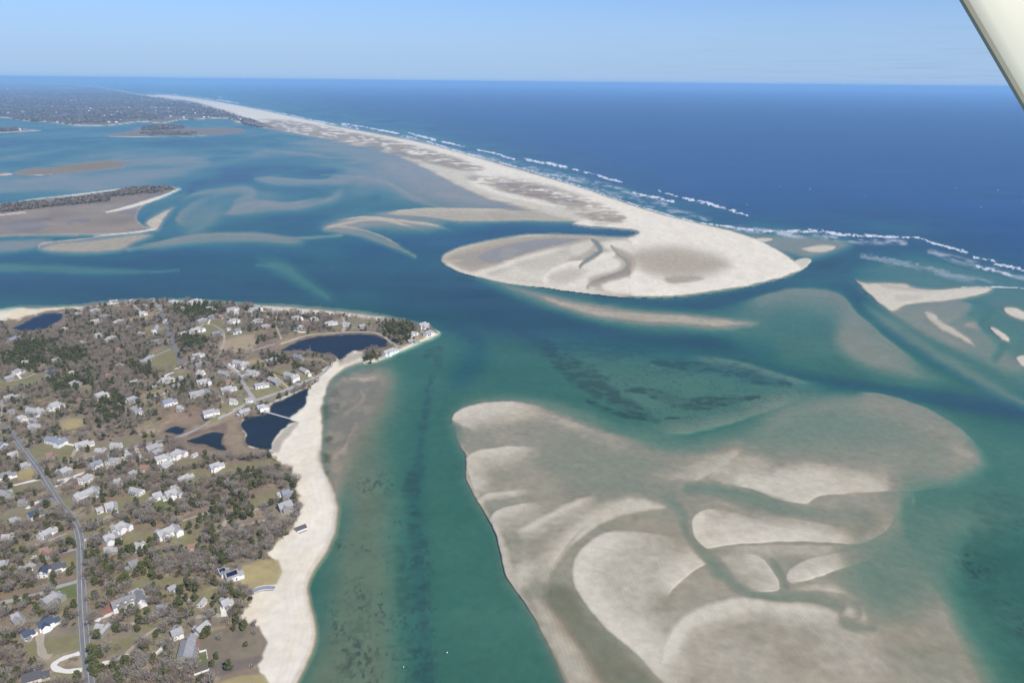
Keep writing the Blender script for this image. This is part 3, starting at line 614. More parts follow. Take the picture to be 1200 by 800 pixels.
# ---- town ground
brush = np.array([.212, .180, .124]); olive = np.array([.200, .182, .088]); rust = np.array([.215, .150, .105]); tan = np.array([.33, .26, .165]); green = np.array([.125, .150, .052]); straw = np.array([.33, .27, .125])
g = brush[None, None] * (.8 + .4 * n1)[..., None]
g = g + sstep(.50, .62, n3)[..., None] * (olive - g) * .75
g = g + (sstep(.52, .62, fbm(GX / 30, GY / 30, 4, 160)) * .6)[..., None] * (rust - g)
g = g + (sstep(.60, .68, fbm(GX / 18, GY / 18, 4, 163)) * .6)[..., None] * (tan - g)
C += Tm[..., None] * (g * (.86 + .28 * n2)[..., None] - C)
LAWNM = np.zeros_like(H)
def lawn(x0, y0, x1, y1, c=olive, k=.95, skew=0):
    """a patch of mown ground between two corners; skew slants it the way the lots run"""
    dy = (x1 - x0) * .18
    p = [(x0 - skew, y0 + dy), (x1 - skew, y0), (x1 + skew, y1 - dy), (x0 + skew, y1)]
    paint(p, c, k, 2, 2, 0, n=2)
    s = fill_alpha(p, 2, 2, n=2); LAWNM[s[0]] = np.maximum(LAWNM[s[0]], s[1])
for q in [(72, 490, 97, 506, straw), (35, 517, 90, 545), (22, 547, 47, 563, straw), (17, 563, 60, 582), (110, 513, 160, 530), (158, 498, 196, 510, tan), (130, 580, 176, 596), (168, 477, 202, 488),
          (138, 583, 174, 598), (42, 626, 88, 645), (182, 585, 202, 602, green), (146, 622, 178, 642), (155, 677, 214, 698), (75, 650, 91, 670), (0, 602, 18, 618), (68, 684, 92, 704, green),
          (30, 743, 94, 772), (53, 785, 94, 806), (228, 733, 305, 790, (.19, .155, .105)), (227, 766, 242, 786, green), (285, 655, 325, 690, straw), (295, 573, 328, 596), (212, 603, 246, 616), (272, 613, 309, 624),
          (214, 562, 232, 573, green), (226, 538, 320, 568), (200, 538, 238, 556), (234, 481, 262, 496), (235, 376, 261, 397), (260, 392, 297, 414, tan), (296, 448, 334, 466), (254, 436, 278, 449), (289, 420, 308, 434, straw),
          (178, 408, 208, 436), (205, 440, 250, 452), (150, 366, 190, 380, tan), (172, 382, 194, 396), (0, 440, 42, 462), (40, 440, 60, 452), (95, 455, 108, 466), (188, 436, 222, 450), (250, 470, 290, 482), (282, 462, 304, 476),
          (205, 628, 230, 646), (184, 640, 205, 652), (60, 585, 84, 600), (96, 565, 112, 578), (20, 600, 40, 612), (118, 640, 150, 652), (60, 700, 90, 720), (235, 690, 262, 706), (110, 745, 160, 768), (255, 790, 310, 830, straw), (0, 700, 30, 720), (14, 640, 44, 655),
          (150, 655, 176, 668), (100, 690, 122, 706), (322, 430, 342, 446), (346, 436, 372, 446), (445, 405, 470, 416), (488, 392, 508, 398, straw), (395, 372, 440, 386, olive), (352, 376, 366, 386, rust), (300, 386, 330, 400, rust)]:
    lawn(*q[:4], q[4] if len(q) > 4 else olive)
# marsh about the ponds, reeds
paint([(262, 488), (284, 490), (282, 500), (288, 510), (287, 520), (300, 526), (316, 529), (300, 536), (270, 532), (262, 520), (266, 508), (260, 500)], (.255, .195, .125), .95, 3, 2)
paint([(218, 508), (245, 500), (262, 496), (266, 505), (245, 503), (225, 513)], (.165, .115, .09), .8, 2, 2)
paint([(180, 510), (184, 498), (200, 492), (225, 494), (222, 508), (204, 513)], (.25, .19, .125), .85, 3, 3)
paint([(205, 516), (230, 524), (262, 532), (260, 538), (225, 530), (200, 522)], (.25, .19, .13), .85, 2, 2)
paint([(180, 476), (210, 470), (240, 482), (235, 496), (200, 492), (182, 496)], rust, .8, 4, 3)
paint([(0, 376), (12, 384), (24, 391), (60, 388), (78, 378), (76, 364), (92, 366), (84, 390), (40, 396), (0, 392)], (.20, .15, .11), .85, 3, 2)
paint([(395, 420), (412, 414), (430, 412), (424, 420), (410, 426), (398, 428)], (.30, .26, .19), .7, 3, 2)
paint([(300, 404), (330, 398), (328, 411), (345, 415), (330, 425), (300, 415)], (.20, .145, .11), .8, 4, 3)
paint([(400, 372), (440, 374), (450, 390), (420, 388), (402, 386)], brush, .5, 3, 3)
paint([(340, 426), (360, 421), (380, 427), (370, 434), (350, 432)], rust * .9, .8, 2, 2)
paint([(280, 560), (320, 556), (335, 575), (300, 585), (235, 590), (230, 578)], rust, .6, 8, 6, .45, 15)
paint([(225, 778), (270, 775), (306, 768), (306, 776), (280, 785), (225, 800)], (.15, .125, .10), .8, 2, 2)
for p_ in POND.values():
    s = fill_alpha(p_, 1, 6, n=2, rough=2.5); al = s[1] * .75 * Tm[s[0]]; C[s[0]] += al[..., None] * (np.array([.165, .125, .082], np.float32) - C[s[0]])
# brick court and yards
paint([(122, 712), (130, 706), (142, 700), (146, 712), (138, 722), (120, 720)], (.30, .145, .105), .95, 1, 1, n=1)
paint([(222, 735), (232, 733), (234, 766), (228, 768)], (.26, .16, .12), .8, 2, 1)
# sand by the west pond, dune face
putc(C, fill_alpha([(8, 371), (20, 366), (33, 362), (36, 368), (28, 372), (14, 374)], 1.5, 1), sand_beach * np.array([1, .93, .8]))
putc(C, fill_alpha([(33, 368), (48, 363), (70, 359.5), (90, 358.5), (86, 361), (60, 363.5), (45, 367), (34, 370)], 1, 1), sand_beach * np.array([1, .93, .8]))
putc(C, fill_alpha([(-250, 369), (-40, 365), (10, 361), (30, 361), (24, 365), (0, 367), (-60, 372), (-250, 376)], 1, 1), sand_beach * np.array([1, .95, .85]))
putc(C, stroke_alpha([(130, 353.5, .8), (180, 351.5, .6), (270, 354, .8), (300, 358, 1.2), (320, 361, 2)], .7), sand_beach, .8)
putc(C, fill_alpha([(440, 372), (452, 372), (455, 384), (448, 384)], 1, 1), sand_beach, .7)
putc(C, stroke_alpha([(428, 425, 2.5), (450, 419, 3), (480, 406, 3), (505, 395, 2.8), (514, 390, 2.2), (510, 386, 1.4)], .6), sand_beach, .9)
for pts in ([(372, 444, 1.6), (352, 458, 2.0), (330, 466, 2.0), (306, 480, 1.6)],):
    putc(C, stroke_alpha(pts, .6), sand_beach * .72, .8)
wp = fill_alpha([(318, 527), (324, 512), (338, 499), (350, 494), (345, 503), (332, 516), (326, 530)], 2, 2); putc(C, wp, (.30, .265, .205), .75)
# flats' weed on the town side
wd = fill_alpha([(382, 470), (395, 455), (400, 470), (392, 500), (388, 545), (380, 552), (379, 500)], 4, 3)
C[wd[0]] += (wd[1] * sstep(.42, .55, n1[wd[0]]))[..., None] * (np.array([.13, .115, .055], np.float32) - C[wd[0]])
wd = fill_alpha([(386, 452), (404, 438), (428, 430), (450, 434), (446, 470), (425, 505), (396, 560), (384, 550), (380, 500)], 10, 6)
C[wd[0]] += (wd[1] * .75 * sstep(.38, .55, fbm(GX[wd[0]] / 14, GY[wd[0]] / 26, 4, 170)))[..., None] * (np.array([.19, .165, .125], np.float32) - C[wd[0]])
# sea grass on the bed
C += (DK * .93)[..., None] * (np.array([.022, .028, .022], np.float32) - C)
C = np.clip(C, .008, .8)

# ------------------------------------------------------------------ breakers
def surf(pts, w0=1.6, k=1.0):
    s = stroke_alpha([(p[0], p[1], (p[2] if len(p) > 2 else w0) * 1.15 + .25) for p in pts], 1.0)
    f = .40 * fbm(GX[s[0]] / 34, GY[s[0]] / 50, 3, 180, .65) + .60 * fbm(WX[s[0]] / 3.6, WY[s[0]] / 1.6, 3, 185, .7)
    FM[s[0]] = np.maximum(FM[s[0]], .66 * k * sstep(.0, .35, s[1]) * sstep(.53, .70, f + .26 * s[1] - .06))
def wash(pts, k):
    s = stroke_alpha(pts, 1.0); f = fbm(GX[s[0]] / 40, GY[s[0]] / 60, 4, 186, .7)
    FM[s[0]] = np.maximum(FM[s[0]], k * s[1] * sstep(.38, .7, f))
wash([(470, 160, 3), (540, 178, 5), (600, 193, 7), (660, 208, 7), (740, 235, 7), (830, 258, 6)], .30); wash([(860, 267, 5), (930, 275, 6), (1000, 281, 6), (1060, 284, 5)], .45); wash([(1090, 295, 5), (1150, 312, 8), (1230, 330, 8)], .30); wash([(1040, 308, 6), (1100, 320, 7), (1160, 332, 6)], .2)
wash([(620, 196, 2), (700, 214, 4), (780, 240, 5)], .3)
surf([(400, 145, 1.2), (432, 150, 1.2), (467, 156.5, 1.2)]); surf([(470, 158, .9), (500, 166, .8), (540, 178, .8), (600, 194, .8), (660, 212, .7), (740, 239, .7), (800, 256.5, 1.0), (833, 263, 1.3), (883, 269.5, 1.8), (917, 271.5, 2), (960, 270.5, 3), (987, 275, 2.2), (1033, 277, 1.8), (1077, 279.5, 2), (1093, 285, 1.8), (1133, 295, 2)], 1, 1)
surf([(478, 156, 1.2), (510, 164, 2.2)]); surf([(518, 166, 1.3), (547, 173, 1.6)]); surf([(560, 176, 1), (580, 180, 1.2), (603, 187, 1.5)]); surf([(615, 187, 1.5), (640, 191, 2.5), (664, 196, 2)])
surf([(672, 198.5, 1.4), (696, 204.5, 1.3)]); surf([(701, 206, 1.8), (729, 213.5, 1.6)]); surf([(742, 226, 1.6), (765, 231, 2.5), (790, 236, 1.8)]); surf([(772, 224, 1.2), (794, 230, 1.4)])
surf([(800, 232, 1.6), (818, 236, 2.4), (834, 239, 1.8)]); surf([(834, 240, 1.8), (856, 246, 2.6), (876, 252, 1.8)]); surf([(640, 204, 1), (672, 209, 2)], 1, .6)
surf([(1094, 285, 1.6), (1133, 295.5, 2.4)]); surf([(1142, 302, 2), (1168, 305.5, 1.8)]); surf([(1165, 309, 2.2), (1202, 317, 2.6), (1300, 345, 3)]); surf([(1145, 312, 2.4), (1170, 318, 3), (1200, 327, 2.4)], 1, .8)
surf([(1128, 337, 1.2), (1200, 338, 1.2), (1300, 350, 1.2)], 1, .8); surf([(1010, 300, 4), (1060, 308, 5), (1110, 320, 4)], 1, .25)
surf([(300, 126.5, .5), (340, 135, .6), (380, 143.5, .8), (420, 151, .8)], 1, .9); surf([(200, 110.5, .4), (240, 115, .5), (280, 121, .5)], 1, .9)
surf([(250, 113, .3), (262, 115, .4)], 1, .9); surf([(960, 190, .5), (966, 191, .5)], 1, .5)
# white horses on the open sea
wh = fbm(GX / 16, GY / 9, 2, 190); FM += (OC * sstep(.88, .92, wh) * .22 * sstep(60, 120, VV) * sstep(.5, .62, fbm(GX / 500, GY / 500, 2, 192))).astype(np.float32)
near_o = sstep(-14, 10, 0) * 0
# ------------------------------------------------------------------ materials
def newmat(name):
    m = bpy.data.materials.new(name); m.use_nodes = True; m.node_tree.nodes.clear(); return m, m.node_tree.nodes, m.node_tree.links.new
def simple(name, col, rough=.8, var=.15, scale=3.0, spec=.3, metal=0.0):
    m, N, K = newmat(name)
    o = N.new('ShaderNodeOutputMaterial'); b = N.new('ShaderNodeBsdfPrincipled')
    t = N.new('ShaderNodeTexCoord'); z = N.new('ShaderNodeTexNoise'); z.inputs['Scale'].default_value = scale; z.inputs['Detail'].default_value = 4
    r = N.new('ShaderNodeMapRange'); r.inputs['To Min'].default_value = 1 - var; r.inputs['To Max'].default_value = 1 + var
    x = N.new('ShaderNodeMix'); x.data_type = 'RGBA'; x.blend_type = 'MULTIPLY'; x.inputs['Factor'].default_value = 1; x.inputs['A'].default_value = (*col, 1)
    K(t.outputs['Object'], z.inputs['Vector']); K(z.outputs['Fac'], r.inputs['Value']); K(r.outputs['Result'], x.inputs['B'])
    K(x.outputs['Result'], b.inputs['Base Color']); b.inputs['Roughness'].default_value = rough; b.inputs['Specular IOR Level'].default_value = spec; b.inputs['Metallic'].default_value = metal
    K(b.outputs[0], o.inputs[0]); return m

def ground_mat():
    m, N, K = newmat('ground')
    o = N.new('ShaderNodeOutputMaterial'); b = N.new('ShaderNodeBsdfPrincipled'); at_ = N.new('ShaderNodeAttribute'); at_.attribute_name = 'cover'
    g = N.new('ShaderNodeNewGeometry')
    def noise(scale, lo, hi, det=5):
        z = N.new('ShaderNodeTexNoise'); z.inputs['Scale'].default_value = scale; z.inputs['Detail'].default_value = det
        r = N.new('ShaderNodeMapRange'); r.inputs['From Min'].default_value = .3; r.inputs['From Max'].default_value = .7; r.inputs['To Min'].default_value = lo; r.inputs['To Max'].default_value = hi
        K(g.outputs['Position'], z.inputs['Vector']); K(z.outputs['Fac'], r.inputs['Value']); return r.outputs['Result']
    a = noise(.9, .93, 1.07); c = noise(.12, .93, 1.07)
    mm = N.new('ShaderNodeMath'); mm.operation = 'MULTIPLY'; K(a, mm.inputs[0]); K(c, mm.inputs[1])
    x = N.new('ShaderNodeMix'); x.data_type = 'RGBA'; x.blend_type = 'MULTIPLY'; x.inputs['Factor'].default_value = 1
    K(at_.outputs['Color'], x.inputs['A']); K(mm.outputs[0], x.inputs['B']); K(x.outputs['Result'], b.inputs['Base Color'])
    b.inputs['Roughness'].default_value = .9; b.inputs['Specular IOR Level'].default_value = .15
    K(b.outputs[0], o.inputs[0]); return m

K_ABS = (.46, .16, .185)           # absorption per metre of depth
def water_mat(name='water', pond=False):
    m, N, K = newmat(name)
    o = N.new('ShaderNodeOutputMaterial'); g = N.new('ShaderNodeNewGeometry')
    dp = N.new('ShaderNodeAttribute'); dp.attribute_name = 'depth'; bl = N.new('ShaderNodeAttribute'); bl.attribute_name = 'clear'; fm = N.new('ShaderNodeAttribute'); fm.attribute_name = 'foam'
    def math_(op, a, b=None):
        q = N.new('ShaderNodeMath'); q.operation = op
        for i, v in enumerate((a, b)):
            if v is None: continue
            if isinstance(v, (int, float)): q.inputs[i].default_value = v
            else: K(v, q.inputs[i])
        return q.outputs[0]
    z = N.new('ShaderNodeTexNoise'); z.inputs['Scale'].default_value = .05; z.inputs['Detail'].default_value = 5; K(g.outputs['Position'], z.inputs['Vector'])
    dn = math_('MULTIPLY', dp.outputs['Fac'], math_('ADD', .8, math_('MULTIPLY', z.outputs['Fac'], .4)))
    comb = N.new('ShaderNodeCombineColor'); inv = N.new('ShaderNodeCombineColor')
    for i, k in enumerate(K_ABS if not pond else (.9, .75, .65)):
        e = math_('EXPONENT', math_('MULTIPLY', dn, -k)); K(e, comb.inputs[i]); K(math_('SUBTRACT', 1.0, e), inv.inputs[i])
    body = N.new('ShaderNodeMix'); body.data_type = 'RGBA'
    body.inputs['A'].default_value = (.028, .086, .070, 1) if not pond else (.018, .026, .036, 1)
    body.inputs['B'].default_value = (.017, .070, .132, 1) if not pond else (.018, .030, .042, 1)
    K(bl.outputs['Fac'], body.inputs['Factor'])
    oc = N.new('ShaderNodeAttribute'); oc.attribute_name = 'ocean'
    b2 = N.new('ShaderNodeMix'); b2.data_type = 'RGBA'; b2.inputs['B'].default_value = (.004, .050, .158, 1)
    K(body.outputs['Result'], b2.inputs['A']); K(oc.outputs['Fac'], b2.inputs['Factor'])
    # slow streaks of wind and current
    mp_ = N.new('ShaderNodeMapping'); mp_.inputs['Rotation'].default_value = (0, 0, math.radians(-28)); mp_.inputs['Scale'].default_value = (.0016, .0075, 1); K(g.outputs['Position'], mp_.inputs['Vector'])
    z2 = N.new('ShaderNodeTexNoise'); z2.inputs['Scale'].default_value = 1.0; z2.inputs['Detail'].default_value = 6; z2.inputs['Roughness'].default_value = .6; K(mp_.outputs['Vector'], z2.inputs['Vector'])
    r2 = N.new('ShaderNodeMapRange'); r2.inputs['From Min'].default_value = .3; r2.inputs['From Max'].default_value = .7; r2.inputs['To Min'].default_value = .72; r2.inputs['To Max'].default_value = 1.30; K(z2.outputs['Fac'], r2.inputs['Value'])
    x = N.new('ShaderNodeMix'); x.data_type = 'RGBA'; x.blend_type = 'MULTIPLY'; x.inputs['Factor'].default_value = 1
    zs_ = N.new('ShaderNodeTexNoise'); zs_.inputs['Scale'].default_value = .16; zs_.inputs['Detail'].default_value = 4; zs_.inputs['Roughness'].default_value = .7; mps = N.new('ShaderNodeMapping'); mps.inputs['Rotation'].default_value = (0, 0, .6); mps.inputs['Scale'].default_value = (.35, 1, 1); K(g.outputs['Position'], mps.inputs['Vector']); K(mps.outputs['Vector'], zs_.inputs['Vector'])
    rs_ = N.new('ShaderNodeMapRange'); rs_.inputs['From Min'].default_value = .3; rs_.inputs['From Max'].default_value = .7; rs_.inputs['To Min'].default_value = .86; rs_.inputs['To Max'].default_value = 1.14; K(zs_.outputs['Fac'], rs_.inputs['Value'])  # fine glitter and wind ripples painted as brightness noise in the body colour
    r2 = type('o', (), {'outputs': {'Result': math_('MULTIPLY', r2.outputs['Result'], rs_.outputs['Result'])}})
    K(b2.outputs['Result'], x.inputs['A']); K(inv.outputs[0], x.inputs['B'])
    x3 = N.new('ShaderNodeMix'); x3.data_type = 'RGBA'; x3.blend_type = 'MULTIPLY'; x3.inputs['Factor'].default_value = 1; K(x.outputs['Result'], x3.inputs['A']); K(r2.outputs['Result'], x3.inputs['B'])
    tr = N.new('ShaderNodeBsdfTransparent'); K(comb.outputs[0], tr.inputs['Color'])
    df = N.new('ShaderNodeBsdfDiffuse'); K(x3.outputs['Result'], df.inputs['Color'])
    ad = N.new('ShaderNodeAddShader'); K(tr.outputs[0], ad.inputs[0]); K(df.outputs[0], ad.inputs[1])
    # waves
    zb = N.new('ShaderNodeTexNoise'); zb.inputs['Scale'].default_value = .11; zb.inputs['Detail'].default_value = 6; zb.inputs['Roughness'].default_value = .65; K(g.outputs['Position'], zb.inputs['Vector'])
    bp = N.new('ShaderNodeBump'); bp.inputs['Strength'].default_value = .35 if not pond else .05; bp.inputs['Distance'].default_value = 1.6; K(zb.outputs['Fac'], bp.inputs['Height'])
    gl = N.new('ShaderNodeBsdfGlossy'); gl.inputs['Roughness'].default_value = .22 if not pond else .12; K(bp.outputs['Normal'], gl.inputs['Normal'])
    fr = N.new('ShaderNodeFresnel'); fr.inputs['IOR'].default_value = 1.33
    fcap = math_('MINIMUM', math_('MULTIPLY', fr.outputs[0], .62), .30)
    ms = N.new('ShaderNodeMixShader'); K(fcap, ms.inputs[0]); K(ad.outputs[0], ms.inputs[1]); K(gl.outputs[0], ms.inputs[2])
    fd = N.new('ShaderNodeBsdfDiffuse'); fd.inputs['Color'].default_value = (.80, .81, .80, 1)
    zf = N.new('ShaderNodeTexNoise'); zf.inputs['Scale'].default_value = .09; zf.inputs['Detail'].default_value = 5; K(g.outputs['Position'], zf.inputs['Vector'])
    ff_ = math_('MULTIPLY', fm.outputs['Fac'], math_('ADD', .25, math_('MULTIPLY', zf.outputs['Fac'], 1.5)))
    cl_ = N.new('ShaderNodeClamp'); K(ff_, cl_.inputs['Value'])
    m2 = N.new('ShaderNodeMixShader'); K(cl_.outputs[0], m2.inputs[0]); K(ms.outputs[0], m2.inputs[1]); K(fd.outputs[0], m2.inputs[2])
    K(m2.outputs[0], o.inputs[0]); return m

# ------------------------------------------------------------------ sheets
def sheet(name, mask, Z, mat, attrs, colour=None):
    """the cells of the survey grid picked by mask (per quad) as one mesh at heights Z"""
    q = np.argwhere(mask); r, c = q[:, 0], q[:, 1]
    idx = np.stack([r * NX + c, (r + 1) * NX + c, (r + 1) * NX + c + 1, r * NX + c + 1], 1)
    used, inv = np.unique(idx, return_inverse=True); idx = inv.reshape(-1, 4)
    z = Z.ravel()[used].astype(np.float64); x, y = at_arr(PX.ravel()[used], PY.ravel()[used], z)
    me = bpy.data.meshes.new(name); me.vertices.add(len(used)); me.vertices.foreach_set('co', np.stack([x, y, z], 1).astype(np.float32).ravel())
    me.loops.add(idx.size); me.loops.foreach_set('vertex_index', idx.ravel().astype(np.int32))
    me.polygons.add(len(idx)); me.polygons.foreach_set('loop_start', np.arange(0, idx.size, 4, dtype=np.int32)); me.polygons.foreach_set('loop_total', np.full(len(idx), 4, np.int32))
    me.polygons.foreach_set('use_smooth', np.ones(len(idx), bool))
    me.update(calc_edges=True)
    for k, A in attrs.items():
        a = me.attributes.new(k, 'FLOAT', 'POINT'); a.data.foreach_set('value', A.ravel()[used].astype(np.float32))
    if colour is not None:
        a = me.attributes.new('cover', 'FLOAT_COLOR', 'POINT'); cc = np.ones((len(used), 4), np.float32); cc[:, :3] = colour.reshape(-1, 3)[used]; a.data.foreach_set('color', cc.ravel())
    me.materials.append(mat); o = bpy.data.objects.new(name, me); COL.objects.link(o); o['kind'] = 'structure'
    return o

Hq = np.maximum(np.maximum(H[:-1, :-1], H[1:, :-1]), np.maximum(H[:-1, 1:], H[1:, 1:]))
Hmn = np.minimum(np.minimum(H[:-1, :-1], H[1:, :-1]), np.minimum(H[:-1, 1:], H[1:, 1:]))
Cq = CLS[1:, 1:]; Pq = np.maximum(PONDM[:-1, :-1], PONDM[1:, 1:]) > .5
GM = ground_mat(); WM = water_mat(); PM = water_mat('pond water', True)
TZ = np.maximum(H, -7.0)
farq = VV[1:, 1:] < 12
bedm = (Cq == 0)
emer = bedm & (Hq > -.28)
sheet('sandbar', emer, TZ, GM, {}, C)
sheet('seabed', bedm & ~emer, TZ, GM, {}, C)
for nm, k in (('beach', 1), ('land', 2), ('barrier_beach', 3), ('marsh', 4), ('far_shore', 5)):
    sheet(nm, Cq == k, TZ, GM, {}, C)
sheet('water', (Hmn < .05) & ~Pq, np.zeros_like(H), WM, {'depth': np.clip(-H, 0, 30), 'clear': BL, 'ocean': OC, 'foam': FM})
pl = np.full_like(H, pond_lvl)
sheet('pond', Pq & (Hmn < pond_lvl), pl, PM, {'depth': np.clip(pond_lvl - H, 0, 9) * 1.6, 'clear': BL})
# ------------------------------------------------------------------ the air: thin blue haze over sea and land
def haze(density, col, half=420000.0, z0=-9.0, z1=ALT + 25.0):
    me = bpy.data.meshes.new('haze'); v = [(x, y, z) for z in (z0, z1) for x, y in ((-half, -half), (half, -half), (half, half), (-half, half))]
    me.from_pydata(v, [], [(3, 2, 1, 0), (4, 5, 6, 7), (0, 1, 5, 4), (1, 2, 6, 5), (2, 3, 7, 6), (3, 0, 4, 7)]); me.update()
    m, N, K = newmat('haze'); o = N.new('ShaderNodeOutputMaterial'); p = N.new('ShaderNodeVolumePrincipled')
    p.inputs['Color'].default_value = (*col, 1); p.inputs['Density'].default_value = density; p.inputs['Anisotropy'].default_value = 0.0
    K(p.outputs[0], o.inputs['Volume']); me.materials.append(m)
    ob = bpy.data.objects.new('haze', me); COL.objects.link(ob); ob['kind'] = 'stuff'; ob['label'] = 'thin blue haze lying over the bay and sea'
    return ob
haze(4.2e-5, (.37, .67, 1.0))
# ------------------------------------------------------------------ helpers for things
def link(name, me, parent=None, mat=None):
    o = bpy.data.objects.new(name, me); COL.objects.link(o)
    if mat is not None and not me.materials: me.materials.append(mat)
    if parent is not None: o.parent = parent
    return o
def thing(name, label, cat, loc=(0, 0, 0), rz=0.0, group=None):
    o = bpy.data.objects.new(name, None); COL.objects.link(o); o.location = loc; o.rotation_euler = (0, 0, rz)
    o['label'] = label; o['category'] = cat; o.empty_display_size = .5
    if group: o['group'] = group
    return o
def tag(o, label, cat, group=None):
    o['label'] = label; o['category'] = cat
    if group: o['group'] = group
    return o
class MB:
    """collects vertices and faces, with a material slot per face"""
    def __init__(s): s.v, s.f, s.m = [], [], []
    def add(s, vs, fs, mi=0):
        b = len(s.v); s.v += [tuple(p) for p in vs]; s.f += [tuple(i + b for i in f) for f in fs]; s.m += [mi] * len(fs)
    def box(s, x0, x1, y0, y1, z0, z1, mi=0):
        s.add([(x0, y0, z0), (x1, y0, z0), (x1, y1, z0), (x0, y1, z0), (x0, y0, z1), (x1, y0, z1), (x1, y1, z1), (x0, y1, z1)],
              [(3, 2, 1, 0), (4, 5, 6, 7), (0, 1, 5, 4), (1, 2, 6, 5), (2, 3, 7, 6), (3, 0, 4, 7)], mi)
    def tube(s, pts, r, n=6, mi=0):
        pts = [Vector(p) for p in pts]; b = len(s.v)
        for i, p in enumerate(pts):
            d = (pts[min(i + 1, len(pts) - 1)] - pts[max(i - 1, 0)]).normalized()
            a = d.orthogonal().normalized(); c = d.cross(a); rr = r[i] if isinstance(r, (list, tuple)) else r
            for k in range(n):
                t = 2 * math.pi * k / n; s.v.append(tuple(p + (a * math.cos(t) + c * math.sin(t)) * rr))
        for i in range(len(pts) - 1):
            for k in range(n):
                k2 = (k + 1) % n; s.f.append((b + i * n + k, b + i * n + k2, b + (i + 1) * n + k2, b + (i + 1) * n + k)); s.m.append(mi)
        s.f.append(tuple(b + k for k in range(n - 1, -1, -1))); s.f.append(tuple(b + (len(pts) - 1) * n + k for k in range(n))); s.m += [mi, mi]
    def mesh(s, name, mats):
        me = bpy.data.meshes.new(name); me.from_pydata(s.v, [], s.f)
        for m in mats: me.materials.append(m)
        if len(mats) > 1: me.polygons.foreach_set('material_index', s.m)
        me.update(); return me
def hgt(px, py):
    r = np.interp(py - hor(px), vs, np.arange(NV)); c = px - X0
    r = min(max(r, 0), NV - 1.001); c = min(max(c, 0), NX - 1.001); i, j = int(r), int(c); a, b = r - i, c - j
    return float((H[i, j] * (1 - b) + H[i, j + 1] * b) * (1 - a) + (H[i + 1, j] * (1 - b) + H[i + 1, j + 1] * b) * a)
def samp(A, px, py):
    r = np.clip(np.searchsorted(vs, py - hor(px)), 0, NV - 1); c = np.clip(np.round(px - X0).astype(int), 0, NX - 1); return A[r, c]
def ground(x, y):
    z = 3.0
    for _ in range(3):
        p = proj(x, y, z); z = hgt(*p)
    return z
def spot(px, py, up=0.0):
    """ground point below the thing whose middle, up metres above ground, shows at px, py"""
    z = hgt(px, py)
    for _ in range(3):
        p = at(px, py, z + up); q = proj(p[0], p[1], z); z = hgt(*q)
    p = at(px, py, z + up); return float(p[0]), float(p[1]), float(z)

# ------------------------------------------------------------------ roads, lanes and drives
ASPH = simple('asphalt', (.175, .175, .172), .9, .22, .25); LANE = simple('sandy lane', (.36, .31, .235), .95, .2, .3); SHELL = simple('shell drive', (.66, .63, .57), .95, .10, .4)
PAVE = simple('grey drive', (.33, .315, .285), .95, .2, .3)
def ribbon(name, pts, width, mat, lift=.10, stripe=False):
    p = smooth(pts, False, 6); W = [at(x, y, hgt(x, y)) for x, y in p]; W = np.array(W)
    dense = [W[0]]
    for a, b in zip(W[:-1], W[1:]):
        n = max(1, int(np.linalg.norm(b - a) / 2.5))
        for k in range(1, n + 1): dense.append(a + (b - a) * k / n)
    W = np.array(dense); T = np.gradient(W[:, :2], axis=0); T /= np.linalg.norm(T, axis=1)[:, None] + 1e-9; Nn = np.stack([-T[:, 1], T[:, 0]], 1)
    vsx, fs = [], []; wj = width * (1 + .12 * np.sin(np.arange(len(W)) * .7)) if not stripe else np.full(len(W), width)
    for i in range(len(W)):
        for k in (-.5, -.25, 0, .25, .5):
            x, y = W[i, :2] + Nn[i] * wj[i] * k; vsx.append((x, y, ground(x, y) + lift))
    for i in range(len(W) - 1):
        for k in range(4): a = i * 5 + k; fs.append((a, a + 1, a + 6, a + 5))
    me = bpy.data.meshes.new(name); me.from_pydata(vsx, [], fs); me.materials.append(mat); me.update()
    o = link(name, me); o['kind'] = 'structure'
    return W
MAIN = [(-30, 512), (-8, 506), (7, 502), (18, 513), (30, 530), (44, 548), (56, 568), (70, 590), (82, 604), (91, 620), (94.5, 640), (95.5, 680), (96.5, 710), (98.5, 740), (101, 770), (104.5, 800), (108, 850), (112, 920)]
ROADS = []
def road(name, pts, w, mat, **k):
    ROADS.append((np.array(smooth(pts, False, 6)), w)); return ribbon(name, pts, w, mat, **k)
mw = road('road', MAIN, 7.2, ASPH, lift=.14)
LINE = simple('road paint', (.62, .60, .50), .8, .05, 1)
def offset_px(pts, d):
    out_ = []
    P = smooth(pts, False, 3)
    for i, (x, y) in enumerate(P):
        a = at(x, y, 3); b = at(*P[min(i + 1, len(P) - 1)], 3); c = at(*P[max(i - 1, 0)], 3); t = (b - c)[:2]; t /= np.linalg.norm(t); q = (a[0] - t[1] * d, a[1] + t[0] * d); out_.append(proj(q[0], q[1], 3))
    return out_
ribbon('road_marking', MAIN[2:], .22, LINE, lift=.16, stripe=True)
for d in (-3.05, 3.05): ribbon('road_marking', offset_px(MAIN[2:], d), .14, LINE, lift=.16, stripe=True)
road('road', [(58, 549), (80, 541), (120, 533), (160, 523), (203, 513), (225, 505.5), (250, 492), (275, 480), (290, 473), (308, 466), (335, 457), (355, 448), (374, 440), (388, 428)], 5.8, PAVE, lift=.11)
road('road', [(189, 364), (192, 375), (197, 386), (204, 405), (212, 425)], 6.0, ASPH, lift=.12)
road('road', [(212, 426), (226, 423), (242, 421), (258, 424), (272, 432), (283, 442), (286, 450), (293, 461), (300, 471), (302, 474)], 5.2, PAVE, lift=.12)
road('sandy_lane', [(284, 414), (300, 409.5), (320, 403.5), (335, 401), (358, 393.5), (380, 391), (400, 389.5), (432, 389), (448, 393), (458, 401), (468, 406), (478, 404)], 4.2, LANE)
